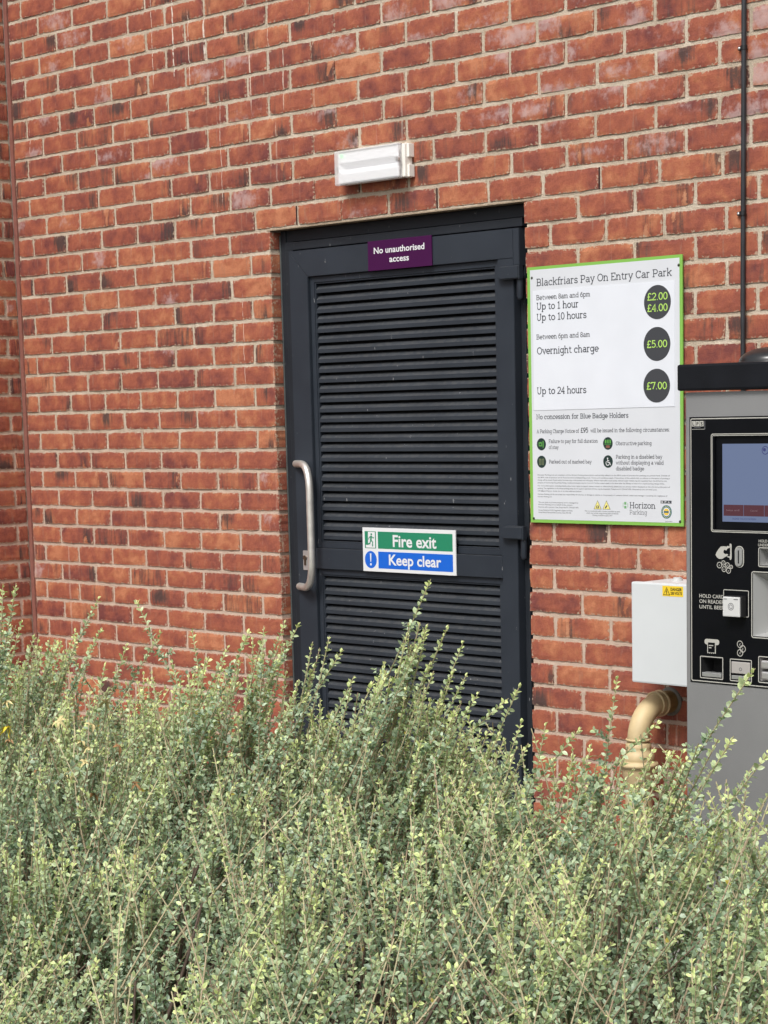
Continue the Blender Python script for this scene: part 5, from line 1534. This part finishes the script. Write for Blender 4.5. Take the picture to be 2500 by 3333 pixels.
# the long shoots that stand clear of the hedge, each its own part
SHOOTS = [
(1.169,-1.900,-1.040,1.140,-1.920,-1.183),(1.039,-1.800,-1.147,1.013,-1.820,-1.256),(1.042,-1.550,-1.108,0.974,-1.570,-1.216),(1.135,-1.500,-1.114,1.258,-1.520,-1.253),
(1.253,-1.700,-1.165,1.177,-1.720,-1.279),(1.374,-1.500,-1.182,1.441,-1.520,-1.321),(1.181,-1.450,-1.203,1.052,-1.470,-1.364),(1.224,-1.600,-1.218,1.190,-1.620,-1.329),
(1.848,-1.700,-1.138,1.786,-1.720,-1.259),(1.782,-1.600,-1.141,1.799,-1.620,-1.201),(1.807,-1.550,-1.130,1.766,-1.570,-1.231),(1.801,-1.500,-1.140,1.736,-1.520,-1.253),
(1.768,-1.700,-1.180,1.734,-1.720,-1.256),(1.667,-1.800,-1.212,1.725,-1.820,-1.313),(1.466,-1.850,-1.232,1.442,-1.870,-1.361),(1.141,-1.750,-1.198,1.092,-1.770,-1.297),
(1.096,-1.800,-1.180,1.060,-1.820,-1.286),(1.109,-1.900,-1.044,1.115,-1.920,-1.153),(2.364,-1.600,-1.004,2.278,-1.620,-1.163),(2.403,-1.650,-1.098,2.358,-1.670,-1.202),
(2.415,-1.550,-1.144,2.363,-1.570,-1.268),(2.359,-1.600,-1.189,2.308,-1.620,-1.295),(2.472,-1.600,-1.210,2.421,-1.620,-1.307),(2.493,-1.450,-1.248,2.444,-1.470,-1.359),
(2.503,-1.500,-1.274,2.429,-1.520,-1.339),(2.519,-1.650,-1.295,2.572,-1.670,-1.383),(2.637,-1.600,-1.299,2.607,-1.620,-1.392),(2.615,-1.500,-1.320,2.611,-1.520,-1.391),
(2.763,-1.550,-1.311,2.688,-1.570,-1.404),(2.064,-1.600,-1.183,1.966,-1.620,-1.316),(2.211,-1.700,-1.223,2.146,-1.720,-1.354),(2.123,-1.800,-1.256,2.072,-1.820,-1.363),
(2.781,-1.450,-1.207,2.774,-1.470,-1.334),(2.938,-1.500,-1.288,2.872,-1.520,-1.352),(3.370,-1.750,-1.121,3.264,-1.770,-1.283),(3.358,-1.800,-1.244,3.303,-1.820,-1.349),
(3.480,-1.850,-1.252,3.419,-1.870,-1.335),(3.421,-1.900,-1.319,3.435,-1.920,-1.382),(3.511,-1.950,-1.343,3.508,-1.970,-1.388),(3.140,-1.700,-1.304,3.086,-1.720,-1.381),
(2.921,-1.700,-1.312,2.916,-1.720,-1.386),(2.429,-1.700,-1.130,2.378,-1.720,-1.237),(2.424,-1.800,-1.198,2.374,-1.820,-1.288),(2.557,-1.650,-1.238,2.489,-1.670,-1.343)]
for s_ in SHOOTS:
    tip = np.array([s_[:3]]); b0 = np.array([s_[3:]])
    d = b0 - tip
    ln = np.linalg.norm(d)
    base = tip + d / ln * max(.42, ln * 2.2)
    base[0, 2] = max(base[0, 2], GROUND + .05)
    P = shoots_to_arrays(tip, base, hr.normal(0, .006, (1, 3)), 0)
    V, F, C = stems_mesh(P, np.array([.0021]), np.array([.0010]), np.array([[0.17, 0.12, 0.075]]), np.array([[0.40, 0.35, 0.20]]))
    so = colour_mesh('shoot', V, F, C, M['stem'], hedge)
    lv = leaf_set(P, .0105, .0115, .0175, .05, np.array([.62]))
    # short side spurs on the lower half
    ns = 7
    tt = hr.uniform(.2, .72, ns)
    pb = P[0][(tt * 6).astype(int)]
    tp = pb + unit(np.stack([hr.normal(0, .8, ns), hr.normal(0, .8, ns), np.full(ns, .9)], 1)) * hr.uniform(.025, .07, (ns, 1))
    P2 = shoots_to_arrays(tp, pb, np.zeros((ns, 3)), 0)
    lv += leaf_set(P2, .0075, .009, .0135, .15, np.full(ns, .45))
    V, F, C = merge(lv)
    colour_mesh('leaves', V, F, C, M['leaf'], so)

# ------------------------------------------------------------------ faded flowers among the hedge at the left
fl = thing('faded_lily', 'faded cream and brown flowers poking through the left end of the hedge', 'flower', (1.55, -2.05, GROUND))
FL = [(1.364,-1.372,2),(1.363,-1.309,0),(1.748,-1.282,0),(1.708,-1.336,0),(1.770,-1.385,1),(1.621,-1.436,0),(1.575,-1.463,0),(1.515,-1.349,0),(1.612,-1.389,0),(1.467,-1.466,1),(1.530,-1.483,0),(1.633,-1.516,1),(1.775,-1.478,1),(1.392,-1.501,1),(1.300,-1.414,1),(1.66,-1.40,0),(1.45,-1.40,0)]
pet = [mat('cream_petal', (0.62, 0.52, 0.25), 0.6, noise=0.25, nscale=120), mat('brown_petal', (0.30, 0.16, 0.065), 0.7, noise=0.3, nscale=120), mat('yellow_petal', (0.70, 0.56, 0.04), 0.5, noise=0.15, nscale=120)]
gs = mat('flower_stalk', (0.14, 0.17, 0.08), 0.6)
fr2 = random.Random(8)
st = MB()
for x, z, kd in FL:
    y = -2.05 + fr2.uniform(-.05, .05)
    tw = (Vector((5.794, -5.008, -0.626)) - Vector((x, y, z))).normalized() * fr2.uniform(.10, .20)
    x, y, z = x + tw.x, y + tw.y, z + tw.z
    st.tube([(x + fr2.uniform(-.04, .04), y + .08, GROUND), (x + fr2.uniform(-.02, .02), y + .04, z - .22), (x, y, z)], [.0020, .0016, .0011], 6)
    b = MB()
    np_ = 6 if kd != 1 else 4
    tilt = Matrix.Rotation(fr2.uniform(-.7, .7), 3, 'X') @ Matrix.Rotation(fr2.uniform(-.7, .7), 3, 'Y')
    for q in range(np_):
        a = 2 * math.pi * q / np_ + fr2.uniform(-.25, .25)
        L = fr2.uniform(.013, .025) * (0.85 if kd == 1 else 1)
        rise = fr2.uniform(.0, .8); drop = fr2.uniform(.4, 1.5)
        w = fr2.uniform(.0022, .0042)
        pts = []
        for t in (0, .25, .5, .75, 1):
            r_ = L * t; h = L * (rise * t - drop * t * t)
            ww = w * math.sin(math.pi * min(1, .12 + t * .86)) + .0004
            c = Vector((math.cos(a) * r_, math.sin(a) * r_, h)); s_ = Vector((-math.sin(a), math.cos(a), fr2.uniform(-.3, .3))) * ww
            for v in (c + s_, c - Vector((0, 0, ww * .4)), c - s_):
                v = tilt @ v
                pts.append((x + v.x, y + v.y, z + v.z))
        f = []
        for i in range(4):
            for j in range(2):
                f.append((i * 3 + j, i * 3 + j + 1, i * 3 + j + 4, i * 3 + j + 3))
        b.add(pts, f, 0, True)
    b.build('blossom', pet[kd], fl)
st.build('stalks', gs, fl)
b = MB()
for q in range(46):
    x = 1.55 + fr2.gauss(0, .16); y = -2.05 + fr2.gauss(0, .12)
    h = fr2.uniform(.42, .66); dx, dy = fr2.uniform(-.16, .16), fr2.uniform(-.16, .16)
    pts = []
    for t in (0, .25, .5, .75, 1):
        ww = .006 * (1 - t ** 3) + .0005
        p = Vector((x + dx * t * t, y + dy * t * t, GROUND + h * (t - .12 * t * t)))
        for s_ in (-1, 0, 1): pts.append((p.x + s_ * ww, p.y - abs(s_) * ww * .3, p.z))
    f = []
    for i in range(4):
        for j in range(2): f.append((i * 3 + j, i * 3 + j + 1, i * 3 + j + 4, i * 3 + j + 3))
    b.add(pts, f, 0, True)
b.build('blades', mat('strap_leaf', (0.045, 0.095, 0.022), 0.45, noise=0.25, nscale=40), fl)
